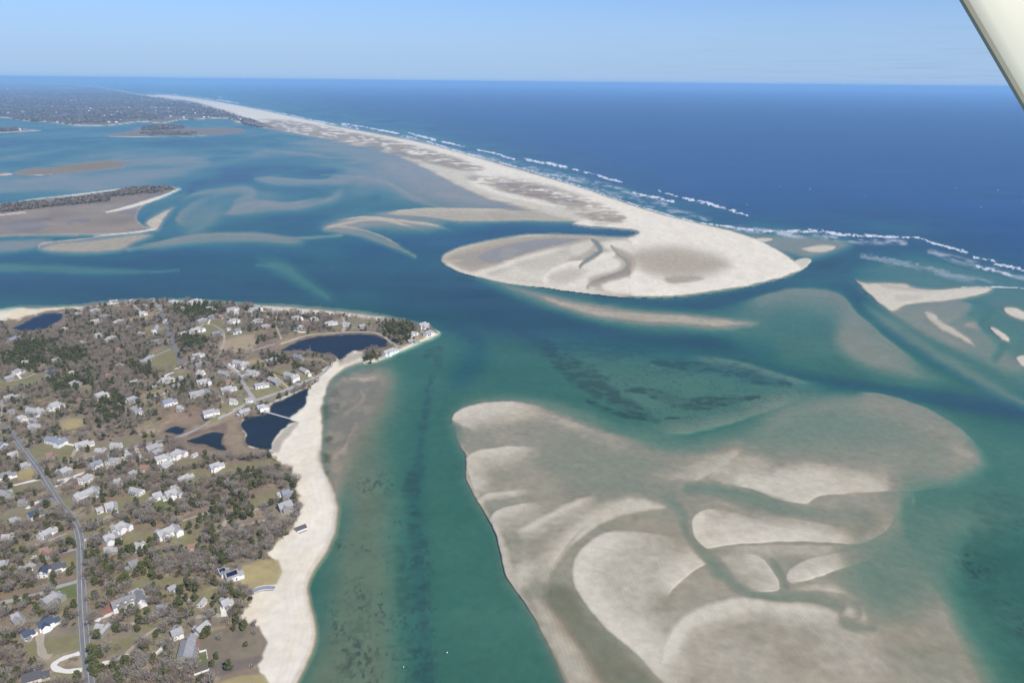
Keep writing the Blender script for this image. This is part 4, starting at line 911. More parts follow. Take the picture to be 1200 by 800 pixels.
road('sandy_lane', [(256, 418), (260, 408), (263, 398), (262, 388)], 3.2, LANE); road('sandy_lane', [(402, 388.5), (404, 380), (402, 372)], 5.0, LANE)
road('sandy_lane', [(310, 430), (322, 440), (334, 451), (340, 456)], 3, LANE); road('sandy_lane', [(330, 398), (326, 388), (322, 380)], 3, LANE)
road('sandy_lane', [(360, 422), (374, 421), (383, 425), (385, 429)], 3.0, LANE)
road('driveway', [(-20, 575), (0, 571), (14, 569), (30, 565), (48, 561)], 4.0, SHELL); road('driveway', [(32, 596), (42, 589), (52, 585), (63, 582.5)], 5, SHELL)
road('driveway', [(160, 525), (163, 532), (168, 537), (178, 539)], 3.6, SHELL); road('driveway', [(67, 563), (80, 560), (92, 556), (102, 552)], 4.0, SHELL); road('driveway', [(64, 570), (72, 567), (82, 560), (92, 561)], 4, SHELL)
road('driveway', [(98, 633), (110, 630), (122, 626), (134, 622)], 4.2, SHELL); road('driveway', [(32, 660), (50, 656), (70, 648), (89, 643)], 4.0, PAVE); road('driveway', [(40, 638), (55, 634), (70, 628), (78, 625)], 3.2, LANE)
road('driveway', [(97, 764), (86, 767), (74, 771), (66, 775.5), (63, 780), (68, 784), (80, 786), (97, 784)], 4.2, SHELL); road('driveway', [(119, 777), (132, 774), (148, 767.5), (160, 771), (172, 772), (184, 765), (192, 756), (200, 749), (210, 741)], 3.6, SHELL)
road('driveway', [(0, 706), (20, 702), (45, 696), (62, 689), (80, 684), (93, 680)], 4.4, PAVE); road('driveway', [(40, 743), (45, 738), (47, 748), (48, 760), (52, 768), (60, 769)], 5.0, LANE)
road('driveway', [(113, 728), (118, 724), (128, 720), (136, 716)], 3.6, SHELL); road('sandy_lane', [(146, 736), (160, 728), (178, 722), (196, 713), (212, 705), (226, 701)], 3.2, LANE); road('sandy_lane', [(148, 765), (158, 756), (170, 745), (186, 734), (198, 729)], 3.0, LANE)
road('sandy_lane', [(80, 542), (84, 536), (88, 528), (90, 522)], 4.0, LANE); road('driveway', [(180, 453), (188, 445), (196, 439), (204, 436)], 4, SHELL); road('driveway', [(180, 464), (190, 462), (200, 458), (208, 459)], 3.6, SHELL)
road('driveway', [(205, 433), (216, 427), (228, 418)], 3.4, SHELL); road('driveway', [(250, 456), (256, 464), (262, 472)], 4, LANE); road('driveway', [(268, 426), (274, 432), (279, 436)], 4.4, SHELL)
road('sandy_lane', [(10, 447), (28, 443), (42, 437), (54, 430)], 3.2, LANE); road('sandy_lane', [(214, 610), (226, 606), (244, 600), (264, 594)], 3.0, LANE); road('sandy_lane', [(254, 622), (266, 620), (280, 616), (298, 612), (312, 609)], 3.4, LANE)
road('sandy_lane', [(262, 617), (264, 610), (268, 605), (276, 602)], 3.2, LANE); road('sandy_lane', [(293, 598), (306, 595), (316, 590), (324, 588)], 3.0, LANE); road('sandy_lane', [(100, 618), (130, 604), (160, 594), (178, 590)], 3, LANE)
road('driveway', [(36, 469), (20, 462), (8, 456)], 3, PAVE); road('driveway', [(0, 496), (3, 488), (3, 476), (2, 468)], 4, PAVE); road('driveway', [(230, 722), (240, 722), (252, 720), (258, 722)], 4, LANE); road('driveway', [(262, 710), (262, 716), (263, 722)], 4.4, SHELL)
road('driveway', [(176, 420), (188, 414), (200, 409)], 3.4, LANE); road('driveway', [(340, 388), (346, 387), (352, 389), (362, 389)], 4.0, SHELL); road('driveway', [(150, 482), (162, 480), (174, 476), (176, 470)], 3.0, LANE); road('driveway', [(58, 481), (70, 481), (80, 478)], 3.5, LANE)
def road_dist(px, py):
    """how near the nearest road is, in metres, roughly"""
    best = 1e9
    for P, w_ in ROADS:
        d = np.hypot(P[:, 0] - px, (P[:, 1] - py) * 1.5); k = int(d.argmin())
        best = min(best, d[k] * at(px, py, 3)[1] / 1150.0 - w_ / 2)
    return best

# ------------------------------------------------------------------ houses
MROOF = {'g': simple('weathered shingle roof', (.30, .29, .285), .9, .32, .55), 'k': simple('dark shingle roof', (.085, .085, .09), .9, .25, 1.5), 'b': simple('brown shingle roof', (.25, .155, .115), .9, .2, 1.5),
         'n': simple('navy roof', (.058, .074, .105), .85, .2, 1.5), 'l': simple('pale shingle roof', (.36, .35, .335), .9, .30, .5), 'u': simple('blue grey roof', (.215, .232, .262), .85, .2, 1.5), 'm': simple('mid grey roof', (.21, .205, .20), .9, .34, .55)}
MWALL = {'W': simple('white clapboard', (.80, .79, .76), .7, .05, 2), 'G': simple('grey cedar shingle', (.30, .285, .255), .9, .2, 2), 'T': simple('tan shingle', (.46, .39, .29), .9, .15, 2), 'Y': simple('cream clapboard', (.72, .67, .55), .8, .06, 2)}
GLASS = simple('window glass', (.03, .04, .05), .12, .1, 1, .5); TRIM = simple('white trim', (.80, .80, .78), .6, .04, 2); BRICK = simple('chimney brick', (.23, .155, .125), .95, .25, 3)
DOORM = [simple('dark green door', (.04, .07, .05), .5), simple('red door', (.25, .04, .03), .5), simple('white door', (.75, .75, .73), .5)]; SOLAR = simple('solar glass', (.012, .018, .035), .18, .1, 1, .5); DECK = simple('deck boards', (.36, .33, .29), .9, .2, 2)
def win_mesh(wd, ht):
    b = MB(); b.box(-wd / 2 - .12, wd / 2 + .12, 0, .05, -ht / 2 - .12, ht / 2 + .12, 0); b.box(-wd / 2, wd / 2, .05, .08, -ht / 2, ht / 2, 1)
    b.box(-.04, .04, .08, .10, -ht / 2, ht / 2, 0); b.box(-wd / 2, -.04, .08, .10, -.04, .04, 0); b.box(.04, wd / 2, .08, .10, -.04, .04, 0); return b.mesh('window', [TRIM, GLASS])
WIN = win_mesh(1.15, 1.5); WINB = win_mesh(2.3, 1.6)
def door_mesh(m):
    b = MB(); b.box(-.62, .62, 0, .05, 0, 2.25, 0); b.box(-.48, .48, .05, .09, 0, 2.1, 1); return b.mesh('door', [TRIM, m])
DOORS = [door_mesh(m) for m in DOORM]
gb = MB(); gb.box(-2.6, 2.6, 0, .05, 0, 2.5, 0); gb.box(-2.4, -.1, .05, .08, 0, 2.3, 1); gb.box(.1, 2.4, .05, .08, 0, 2.3, 1); GAR = gb.mesh('garage_door', [TRIM, MWALL['W']])
def gable(wb, rb, cx, cy, ln, dp, h, pitch, ax=0, over=.45, th=.28):
    """a gabled block; ax=0 ridge along local x, 1 along local y"""
    rz = h + dp / 2 * pitch
    def P(a, b, z): return (cx + a, cy + b, z) if ax == 0 else (cx - b, cy + a, z)
    l, d = ln / 2, dp / 2
    wb.add([P(-l, -d, -1.5), P(l, -d, -1.5), P(l, d, -1.5), P(-l, d, -1.5), P(-l, -d, h), P(l, -d, h), P(l, d, h), P(-l, d, h), P(-l, 0, rz), P(l, 0, rz)],
           [(3, 2, 1, 0), (0, 1, 5, 4), (2, 3, 7, 6), (1, 2, 6, 9, 5), (3, 0, 4, 8, 7), (4, 5, 9, 8), (6, 7, 8, 9)])
    e = h - over * pitch; lo = l + over * .7
    for s in (-1, 1):
        y0, y1 = s * (d + over), 0
        vsx = [P(-lo, y0, e + .04), P(lo, y0, e + .04), P(lo, y1, rz + .04), P(-lo, y1, rz + .04), P(-lo, y0, e + th + .04), P(lo, y0, e + th + .04), P(lo, y1, rz + th + .04), P(-lo, y1, rz + th + .04)]
        fs = [(3, 2, 1, 0), (4, 5, 6, 7), (0, 1, 5, 4), (1, 2, 6, 5), (3, 0, 4, 7)]
        if s > 0: fs = [f[::-1] for f in fs]
        rb.add(vsx, fs)
    return rz
HOUSES = []            # (x, y, radius, ref)
def house(x1, y1, x2, y2, dp, h, roof, wall, flags, extra, ref):
    mx, my = (x1 + x2) / 2, (y1 + y2) / 2; h *= .82; dp *= .84
    x1, x2, y1, y2 = mx + (x1 - mx) * .84, mx + (x2 - mx) * .84, my + (y1 - my) * .84, my + (y2 - my) * .84
    X, Y, Z = spot(mx, my, h * .75)
    a = at(x1, y1, Z + h * .75); b = at(x2, y2, Z + h * .75); ln = float(np.hypot(*(b - a)[:2])); rz = math.atan2(b[1] - a[1], b[0] - a[0])
    ln = min(max(ln, dp * .9), 34); rnd = random.Random(int(mx * 31 + my * 17)); pitch = rnd.uniform(.62, .85)
    if not ('w' in flags or 'L' in flags or 'o' in flags) and rnd.random() < .75: flags += rnd.choice(('w', 'L', 'wx', 'Lx', 'w'))
    t = thing('house' if 'o' not in flags else 'shed', (extra + ' ' + ref).strip(), 'house' if 'o' not in flags else 'shed', (X, Y, Z), rz, 'houses of the shore village')
    wb, rb = MB(), MB(); L_ = ln
    main = ln * (.72 if ('w' in flags or 'L' in flags) else 1.0); cx = -(ln - main) / 2
    top = gable(wb, rb, cx, 0, main, dp, h, pitch)
    if 'w' in flags:       # lower wing carrying on along the ridge
        gable(wb, rb, cx + main / 2 + (ln - main) / 2 - .1, -.4, ln - main + .4, dp * .74, h * .62, pitch)
    if 'L' in flags:       # a cross wing at one end
        gable(wb, rb, cx + main / 2 + (ln - main) / 2 - .6, -dp * .28, dp * 1.55, min(ln - main, dp * .95) + 1.0, h * .93, pitch, 1)
    if 'x' in flags:       # a front gable in the middle
        gable(wb, rb, cx - main * .12, -dp * .36, dp * .9, dp * .62, h * .95, pitch, 1)
    if 'd' in flags:       # dormers on the front slope
        for u in (-.28, .05, .34): gable(wb, rb, cx + main * u, -dp * .26, dp * .36, 2.0, h + dp * .5 * pitch * .42, .6, 1, .2, .18)
    if 'o' not in flags:
        if rnd.random() < .6: gable(wb, rb, cx + main * rnd.uniform(-.25, .2), dp * .42, dp * .8, dp * rnd.uniform(.45, .65), h * rnd.uniform(.62, .92), pitch, 1)     # back ell
        if rnd.random() < .4: gable(wb, rb, cx + main * rnd.choice((-.30, .24)), -dp * .30, dp * .62, dp * rnd.uniform(.34, .5), h * .8, pitch, 1, .3, .22)
        if rnd.random() < .45 and 'w' not in flags: gable(wb, rb, cx - main / 2 - 1.6, .4, 3.6, dp * .6, h * .55, pitch * .8)
    if rnd.random() < .5 and 'o' not in flags and 'x' not in flags:    # porch along the front
        pb = MB(); u0, u1 = cx - main * .36, cx + main * .2; pb.add([(u0, -dp / 2 - 2.4, 2.35), (u1, -dp / 2 - 2.4, 2.35), (u1, -dp / 2 - .05, 3.0), (u0, -dp / 2 - .05, 3.0), (u0, -dp / 2 - 2.4, 2.5), (u1, -dp / 2 - 2.4, 2.5), (u1, -dp / 2 - .05, 3.15), (u0, -dp / 2 - .05, 3.15)], [(3, 2, 1, 0), (4, 5, 6, 7), (0, 1, 5, 4), (1, 2, 6, 5), (2, 3, 7, 6), (3, 0, 4, 7)])
        for k in range(4): uu = u0 + .2 + (u1 - u0 - .4) * k / 3; pb.box(uu - .1, uu + .1, -dp / 2 - 2.3, -dp / 2 - 2.1, -.6, 2.4, 1)
        link('porch', pb.mesh('porch', [MROOF['m'], TRIM]), t)
    link('wall', wb.mesh('wall', [MWALL[wall]]), t); ro = link('roof', rb.mesh('roof', [MROOF[roof]]), t)
    big = my > 425
    if 'c' in flags or rnd.random() < .5:
        cb = MB(); u = cx + main * rnd.choice((-.25, .2, .38)); cb.box(u - .55, u + .55, -.2, .75, top - 1.2, top + 1.5); cb.box(u - .65, u + .65, -.3, .85, top + 1.5, top + 1.7); link('chimney', cb.mesh('chimney', [BRICK]), ro)
    if 's' in flags:
        sb = MB(); s0, s1 = -.15, .85
        for u0, u1 in ((-.42, .42),):
            y0, y1 = -dp / 2 * .85, -dp / 2 * .15; z0 = h + (dp / 2 + y0) * pitch + .45; z1 = h + (dp / 2 + y1) * pitch + .45
            q = [(cx + main * u0, y0, z0), (cx + main * u1, y0, z0), (cx + main * u1, y1, z1), (cx + main * u0, y1, z1)]
            sb.add(q + [(x, y, z + .08) for x, y, z in q], [(3, 2, 1, 0), (4, 5, 6, 7), (0, 1, 5, 4), (1, 2, 6, 5), (2, 3, 7, 6), (3, 0, 4, 7)])
        link('solar_panel', sb.mesh('solar_panel', [SOLAR]), ro)
    if 'p' in flags:
        pb = MB(); pb.box(cx - main * .45, cx + main * .45, -dp / 2 - 2.6, -dp / 2 - .02, -.6, .5); link('deck', pb.mesh('deck', [DECK]), t)
    # windows and doors, on both long sides and the gable ends
    rows = [1.6] if h < 4.2 else [1.6, 4.3]
    n = max(2, int(main / (4.2 if big else 6.5)))
    for sgn in ((-1, 1) if big else (-1,)):
        for zi, z in enumerate(rows):
            if z + 1.0 > h: continue
            for k in range(n):
                u = cx - main / 2 + main * (k + .5) / n
                if sgn < 0 and zi == 0 and k == n // 2:
                    o = link('door', DOORS[rnd.randrange(3)], t); o.location = (u, -dp / 2 - .0, .05); o.rotation_euler = (0, 0, math.pi); continue
                if ('L' in flags and sgn < 0 and u > cx + main * .3) or ('x' in flags and sgn < 0 and abs(u - cx + main * .12) < dp * .45): continue
                o = link('window', WINB if rnd.random() < .35 else WIN, t); o.location = (u, sgn * dp / 2, z); o.rotation_euler = (0, 0, 0 if sgn > 0 else math.pi)
    if big:
        for sgn in (-1, 1):
            if sgn > 0 and ('w' in flags or 'L' in flags): continue
            for z in rows + ([h + .7] if dp > 7 else []):
                for yy in ((-dp * .25, dp * .25) if z < h else (0,)):
                    o = link('window', WIN, t); o.location = (cx + sgn * main / 2, yy, z); o.rotation_euler = (0, 0, -math.pi / 2 * sgn)
        if 'a' in flags:
            o = link('garage_door', GAR, t); o.location = (cx + ln / 2 - 3.4 if 'w' not in flags else cx + main / 2 + (ln - main) / 2, -dp / 2 if 'w' not in flags else -dp * .37 - .4, .05); o.rotation_euler = (0, 0, math.pi)
    HOUSES.append((X, Y, max(ln, dp) / 2 + 1.0, 'the ' + ref, mx, my, ln, dp, rz)); return t

names = {}
def rel_label(look, kind, px, py, hz):
    best = None
    for hq in HOUSES:
        d = math.hypot(hq[4] - px, (hq[5] - py) * 1.5)
        if best is None or d < best[0]: best = (d, hq)
    d, hq = best; dx, dy = px - hq[4], (py - hq[5]) * 1.5
    far = 'well ' if d > 32 else ''
    if abs(dx) > 2.2 * abs(dy): r = 'left of' if dx < 0 else 'right of'
    elif abs(dy) > 2.2 * abs(dx): r = 'behind' if dy < 0 else 'in front of'
    else: r = ('behind, left of' if dx < 0 else 'behind, right of') if dy < 0 else ('before, left of' if dx < 0 else 'before, right of')
    lab = f'{look} {kind} {far}{r} {hq[3]}'
    wds = lab.split()
    if len(wds) > 16: lab = f'{look} {kind.split()[-1]} {far}{r.split(",")[0]} {hq[3]}'
    if len(lab.split()) > 16: lab = f'{look} {kind.split()[-1]} by {hq[3]}'
    if len(lab.split()) > 16: lab = ' '.join(lab.split()[:16])
    return lab
XT, HOUSE_KEEP, DRIVES = [], [], []
HL = [
# x1,y1, x2,y2, depth, wall height, roof, wall, flags, extra words, reference
(127,355,139,353,9,6,'l','W','','long low','white house nearest the north shore bluff edge'),
(104,366,118,362,9,5.5,'g','G','w','grey','shingled house set back under the north bluff'),
(105,378,121,375,9,6,'l','W','w','broad pale roofed','house in front of a dark hedge row'),
(116,372,131,370,9,6,'m','G','L','grey roofed','house just behind the hedge row'),
(131,380,145,374,9,5.5,'l','G','w','pale','house right of the dark hedge row'),
(110,394,120,391,8,4.5,'l','W','','small white','cottage in the western scrub'),
(124,399,136,394,9,5,'l','W','w','bright white','house on white gravel in the scrub'),
(162,368,173,366,9,5.5,'l','W','w','pale roofed','house left of the upper road'),
(174,370,184,369,10,3.5,'b','T','','flat tan','building beside the upper road end'),
(181,389,184,382,8,5,'l','W','','slim white','cottage left of the upper road bend'),
(176,402,191,398,9,4.5,'m','G','w','low grey','house left of the upper road'),
(70,388,79,384,9,5,'l','G','','pale grey','house at the east end of the west pond'),
(9,400,24,394,9,5,'u','G','w','blue roofed','house in trees south of the west pond'),
(16,437,25,433,9,5,'g','W','','white sided','cottage hidden among western pines'),
(54,440,65,434,9,5,'n','G','','dark blue roofed','house at the end of a sandy track'),
(151,450,166,446,9,5,'g','G','w','grey','house on a lawn west of the pine clump'),
(188,447,205,443,10,5.5,'l','W','w','long white','house at the head of a shell drive'),
(164,427,181,415,9,5.5,'g','G','w','grey','house amid cedars left of the upper road'),
(110,466,127,460,10,6,'l','W','w','large white','house above the dark pine clump'),
(57,478,73,472,11,6,'l','W','L','pale many gabled','house with a ring drive in the west'),
(3,468,22,463,9,5,'g','G','w','grey','house at the west edge among bare trees'),
(147,470,162,465,9,5.5,'g','G','L','grey','house with a lawn right of the pines'),
(150,354,159,352,8,5.5,'g','G','','grey','house on the bluff beside the pale north field'),
(175,352,184,351,8,5,'m','G','','small grey','house on the bluff left of the road head'),
(197,355,208,352,9,6,'l','W','w','white','house on the bluff right of the road head'),
(220,356,237,351,12,7,'l','W','wd','grand white','house with many dormers on the bluff'),
(230,378,242,373,9,6,'g','G','w','grey','house left of a small square garage'),
(243,373,250,370,8,5,'m','G','','square grey','garage on the wooded rise'),
(253,368,262,372,9,5,'b','T','','tan','house on the wooded rise'),
(264,364,281,360,9,5.5,'g','W','w','long','house strung along the bluff top'),
(291,364,306,360,10,6,'g','W','L','large','house at the west end of the north beach'),
(317,367,329,364,9,5,'u','G','w','blue grey','house behind the north beach'),
(267,378,279,374,9,6,'l','W','x','white gabled','house in the middle of the northern lots'),
(295,378,309,374,9,5.5,'g','W','w','wide grey roofed','house facing the tan paddock'),
(210,393,220,389,9,6,'l','G','','pale','house on the slope right of the upper road'),
(222,389,238,384,11,6.5,'l','W','L','big white','house above the green paddock'),
(274,389,282,387,10,6,'m','W','','white gable ended','house above the tan paddock'),
(265,386,270,385,6,3,'l','W','','tiny white','outbuilding left of the white gable ended house'),
(305,383,317,381,9,4.5,'g','G','w','low grey','house left of the tennis court'),
(247,392,262,389,9,3.6,'u','G','','flat bluish','long building at the foot of the green paddock'),
(224,418,240,414,9,5,'l','W','w','white fronted','house beside the side street corner'),
(227,429,246,424,9,5.5,'m','G','w','dark grey','house below the side street corner'),
(273,424,291,428,11,6.5,'l','W','L','large white','house east of the curving side street'),
(256,436,272,440,10,6,'g','G','w','grey','house in the inside bend of the side street'),
(289,435,304,438,9,6,'l','W','x','white','house with two gables above the lower lawn'),
(229,449,248,445,10,6.5,'l','W','d','long white','house with dormers on a square lawn'),
(220,464,248,458,11,6,'g','W','wL','sprawling grey roofed','house west of the side street'),
(257,459,278,453,10,5.5,'l','W','w','long white','house west of the lower side street'),
(297,453,316,449,9,5,'g','W','w','grey roofed','house on the big lawn by the causeway'),
(315,443,327,449,9,5.5,'l','G','','pale','cottage at the top corner of the big lawn'),
(333,438,350,443,10,6.5,'l','W','L','tall white','house between hedge and beach lane'),
(352,432,364,438,9,6,'l','Y','','cream','house by the loop at the beach head'),
(344,417,356,420,9,5.5,'u','G','w','blue roofed','house on the south bank of the round pond'),
(311,425,324,419,9,4.5,'g','G','','green grey','house in dark trees near the round pond'),
(189,474,208,468,11,6,'u','W','w','blue roofed white','house west of the big shingled house'),
(236,486,258,480,10,5,'g','W','wp','long white','house on an island of lawn above the marsh'),
(279,485,293,480,9,4.5,'l','G','x','pale','cottage beside the marsh lane'),
(300,479,314,475,10,5.5,'l','W','xp','white','pond house by the long pond footbridge'),
(340,374,354,371,9,5.5,'g','W','L','white trimmed','house behind the beach pines'),
(363,375,373,373,9,5,'l','W','','white','cottage on the north beach dunes'),
(379,381,396,377,10,5,'l','W','w','long white','house left of the beach access'),
(490,383,503,379,12,8,'l','W','xd','large white','house standing on the sandy point'),
(497,392,508,388,10,5.5,'g','W','w','lower grey roofed','house at the very tip of the point'),
(479,393,487,389,8,5,'l','W','','small white','house in trees on the point'),
(448,415,467,408,11,6.5,'l','W','wx','white','house alone on the spit beside the round pond'),
(477,401,486,398,8,4,'g','G','','little grey','cottage in scrub on the spit'),
(31,480,51,484,10,5.5,'l','W','L','white','house west of the ring drive house'),
(19,492,31,488,9,4.5,'l','W','','low white','cottage near the northwest street corner'),
(31,503,48,498,12,4,'g','G','','flat roofed grey','building by the road corner'),
(53,514,78,518,10,5.5,'u','W','wL','bluish','house on a lawn below the straw field'),
(86,524,112,517,10,5,'l','W','wa','long white','house with a garage on a sandy drive'),
(104,547,120,541,10,5.5,'u','W','x','grey','house south of the lane with a porch'),
(69,555,83,548,10,5.5,'l','G','','pale roofed','house at the junction of lane and road'),
(95,565,107,556,10,5.5,'l','W','','white','barn by the shell drives'),
(84,585,119,571,11,6,'l','W','wLa','very long white','house east of the road on shell drives'),
(146,535,155,533,9,5,'l','W','','white fronted','cottage below the lane bend'),
(127,545,134,537,9,5.5,'g','Y','','gabled cream','house end on to the lane'),
(150,558,161,552,9,4.5,'g','G','','grey','house in a dark cedar group'),
(170,528,191,520,10,5,'g','G','w','long grey','house along the lane above the marsh'),
(180,540,200,533,10,5.5,'l','W','w','pale roofed','house at the end of the curved shell drive'),
(156,478,166,485,9,5,'l','W','','small white','house at the edge of the reed bed'),
(-4,560,21,553,10,5.5,'m','W','w','grey','house at the west end of a straight shell drive'),
(0,577,15,582,10,5,'g','G','w','grey','house under bare trees at the west edge'),
(-3,519,9,524,10,5,'u','W','','blue roofed','house at the west edge by the road corner'),
(178,583,190,579,9,5,'l','W','','pale','cottage left of a white house in bare woods'),
(192,582,212,574,11,6,'l','W','Lx','white','house deep in the bare woods'),
(122,595,139,591,11,4.5,'l','W','','broad pale roofed','barn on a lawn east of the road'),
(112,599,121,596,7,3.5,'l','Y','o','cream','garden shed beside the pale barn'),
(133,622,149,612,10,6,'l','W','Lx','white','house with a tall gable above the sunny drive'),
(120,634,139,626,11,6,'l','W','x','brilliant white','house at the end of the sunny drive'),
(121,646,139,642,10,4.5,'g','G','','plain grey','barn below the brilliant white house'),
(182,629,212,616,11,6,'l','W','wLx','sprawling white','house on a lawn by the bare woods'),
(32,606,51,598,11,5.5,'n','W','w','dark navy roofed','house at the end of a forked shell drive'),
(44,630,67,617,9,4.5,'l','W','w','long narrow pale','house hidden by bare trees west of the road'),
(46,648,63,644,11,5,'b','G','','brown roofed','house on a lawn beside a gravel drive'),
(59,667,78,660,10,5.5,'k','W','','black roofed white','house close to the road'),
(48,674,54,663,8,5.5,'n','W','','navy roofed','barn with a bright white gable'),
(26,670,39,660,9,4.5,'g','G','w','grey','house in trees beside the navy barn'),
(128,712,172,695,11,7,'m','W','wLxdc','mansion sized grey roofed','house round a red brick court'),
(150,699,168,690,9,6,'g','W','x','grey and white','rear range of the brick court mansion'),
(49,708,71,693,9,5.5,'g','G','wL','rambling grey','house left of the green roadside lawn'),
(42,735,71,722,10,6,'n','W','wx','long navy roofed','white house on a knoll with a tan drive'),
(25,746,40,738,9,4.5,'n','W','a','navy roofed','garage beside the knoll house'),
(24,797,61,786,11,5.5,'k','Y','wp','dark roofed','house inside the white horseshoe drive'),
(215,776,224,741,12,6,'g','G','wc','big grey shingled','house with a terrace above the beach field'),
(200,744,214,738,10,5,'g','W','a','grey roofed','garage wing at the end of the long shell drive'),
(229,742,244,730,9,5,'l','G','','pale shingled','cottage behind the round cedars'),
(258,709,273,702,9,5,'l','W','w','white trimmed','cottage above the beach walkway'),
(233,710,240,702,6,3,'l','W','o','small white','shed beside the sandy parking patch'),
(262,677,286,668,11,5.5,'g','W','s','solar roofed grey','house on the lawn above the beach'),
(255,672,268,666,8,5,'g','W','s','smaller solar roofed','wing house left of the grey solar house'),
(329,580,344,575,10,6.5,'u','G','p','blue grey shingled','house on the beach bank'),
(325,596,343,590,11,6.5,'g','G','xp','grey gabled','house on the beach bank nearest the sand'),
(324,580,331,578,6,3.2,'l','W','o','small white','shed left of the blue grey beach house'),
(346,621,359,616,7,3.0,'k','W','op','dark roofed','beach hut standing on the open sand'),
(244,549,263,542,10,6,'l','W','wx','white','house alone on the broad olive lawn'),
(207,565,227,555,9,5,'l','G','w','low grey','house with a hedge below the marsh'),
(198,536,214,527,11,6,'l','W','Lx','white','house at the foot of the marsh lane'),
(187,548,202,541,10,6,'l','W','w','pale','house left of the round dark cedar'),
(178,533,190,526,9,5,'g','G','','grey','cottage behind the curved shell drive'),
(84,506,88,505,4,2.6,'b','T','o','tan','hut at the straw field edge'),
(224,535,231,531,5,2.6,'l','W','o','white','boat shed at the marsh edge'),
(4,445,16,441,9,5,'g','G','','grey','house in the western pine belt'),
(80,452,92,447,9,5,'g','G','','weathered','house deep in the brown western woods'),
(8,535,22,531,9,5,'l','W','','white','cottage west of the road by the straw lot'),
(10,613,24,607,9,5,'g','G','w','grey','house in the woods west of the navy house'),
(60,424,70,421,8,4.5,'g','G','','grey','cottage in scrub south of the west pond'),
(240,362,250,360,8,5,'g','G','','grey','house on the bluff right of the grand house'),
(420,383,428,381,7,4,'g','G','o','grey','boat shed in scrub behind the north beach'),
(150,664,162,658,9,4.5,'m','G','','dim grey','house in the thicket above the mansion'),
(12,726,26,719,9,4.5,'g','G','','grey','house in scrub at the west edge'),
(286,470,296,467,8,4,'g','W','','white','cottage at the foot of the side street'),
(196,692,206,687,7,3.5,'g','W','o','white','barn by the olive meadow'),
]
for q in HL: house(*q)
# more small roofs glimpsed between the trees
EX = [(171, 358), (187, 359), (214, 362), (277, 366), (311, 371), (252, 364), (333, 379), (352, 383), (406, 380), (143, 363), (92, 368), (152, 384), (166, 391), (196, 376), (140, 410), (98, 402), (40, 398), (30, 425), (86, 437), (128, 440), (140, 428), (206, 452), (213, 443),
      (236, 436), (268, 447), (286, 441), (322, 415), (212, 478), (274, 470), (96, 470), (40, 492), (14, 482), (118, 528), (136, 522), (60, 533), (30, 545), (110, 575), (140, 565), (160, 575), (170, 548), (205, 572), (28, 588), (10, 630), (165, 640), (225, 640), (5, 660), (190, 712), (120, 735)]
for i, (hx, hy) in enumerate(EX):
    rr2 = random.Random(i * 7 + 3); a_ = rr2.uniform(-.25, .35); L2 = rr2.uniform(8, 13) * FOC / max(600, at(hx, hy, 4)[1] * 1.05); tone = ('grey', 'weathered grey', 'pale', 'white', 'grey brown')[i % 5]
    lab = rel_label('small ' + tone, 'cottage', hx, hy, 0)
    house(hx - L2 / 2, hy + L2 * a_ * .5, hx + L2 / 2, hy - L2 * a_ * .5, rr2.uniform(7, 9), rr2.uniform(3.8, 5.4), ('g', 'm', 'l', 'l', 'b')[i % 5], ('G', 'G', 'G', 'W', 'T')[i % 5], '', '', lab)
    HOUSES.pop()           # these are not landmarks for the trees' labels
    XT.append((hx, hy, lab))
for (hx, hy, lab) in XT:
    X, Y, Z = spot(hx, hy, 3); HOUSE_KEEP.append((X, Y))
# drives from the houses to the nearest road
nd = 0
for hq in list(HOUSES):
    bestd = None
    for P, wd_ in ROADS:
        d = np.hypot(P[:, 0] - hq[4], (P[:, 1] - hq[5]) * 1.6); k = int(d.argmin())
        if bestd is None or d[k] < bestd[0]: bestd = (float(d[k]), P[k])
    d, q = bestd
    if 7 < d < 46 and nd < 60:
        nd += 1; mx, my = hq[4], hq[5] + 2.5; r3 = random.Random(nd); bow = r3.uniform(-.18, .18)
        mid_ = ((mx + q[0]) / 2 + (q[1] - my) * bow, (my + q[1]) / 2 + (mx - q[0]) * bow * .4)
        road('driveway', [(q[0], q[1]), mid_, (mx + (q[0] - mx) * .12, my + (q[1] - my) * .12)], r3.uniform(2.6, 3.6), r3.choice((LANE, LANE, PAVE, SHELL)), lift=.09)
        DRIVES.append((mx + (q[0] - mx) * .2, my + (q[1] - my) * .2, math.atan2(my - q[1], q[0] - mx), hq[3]))

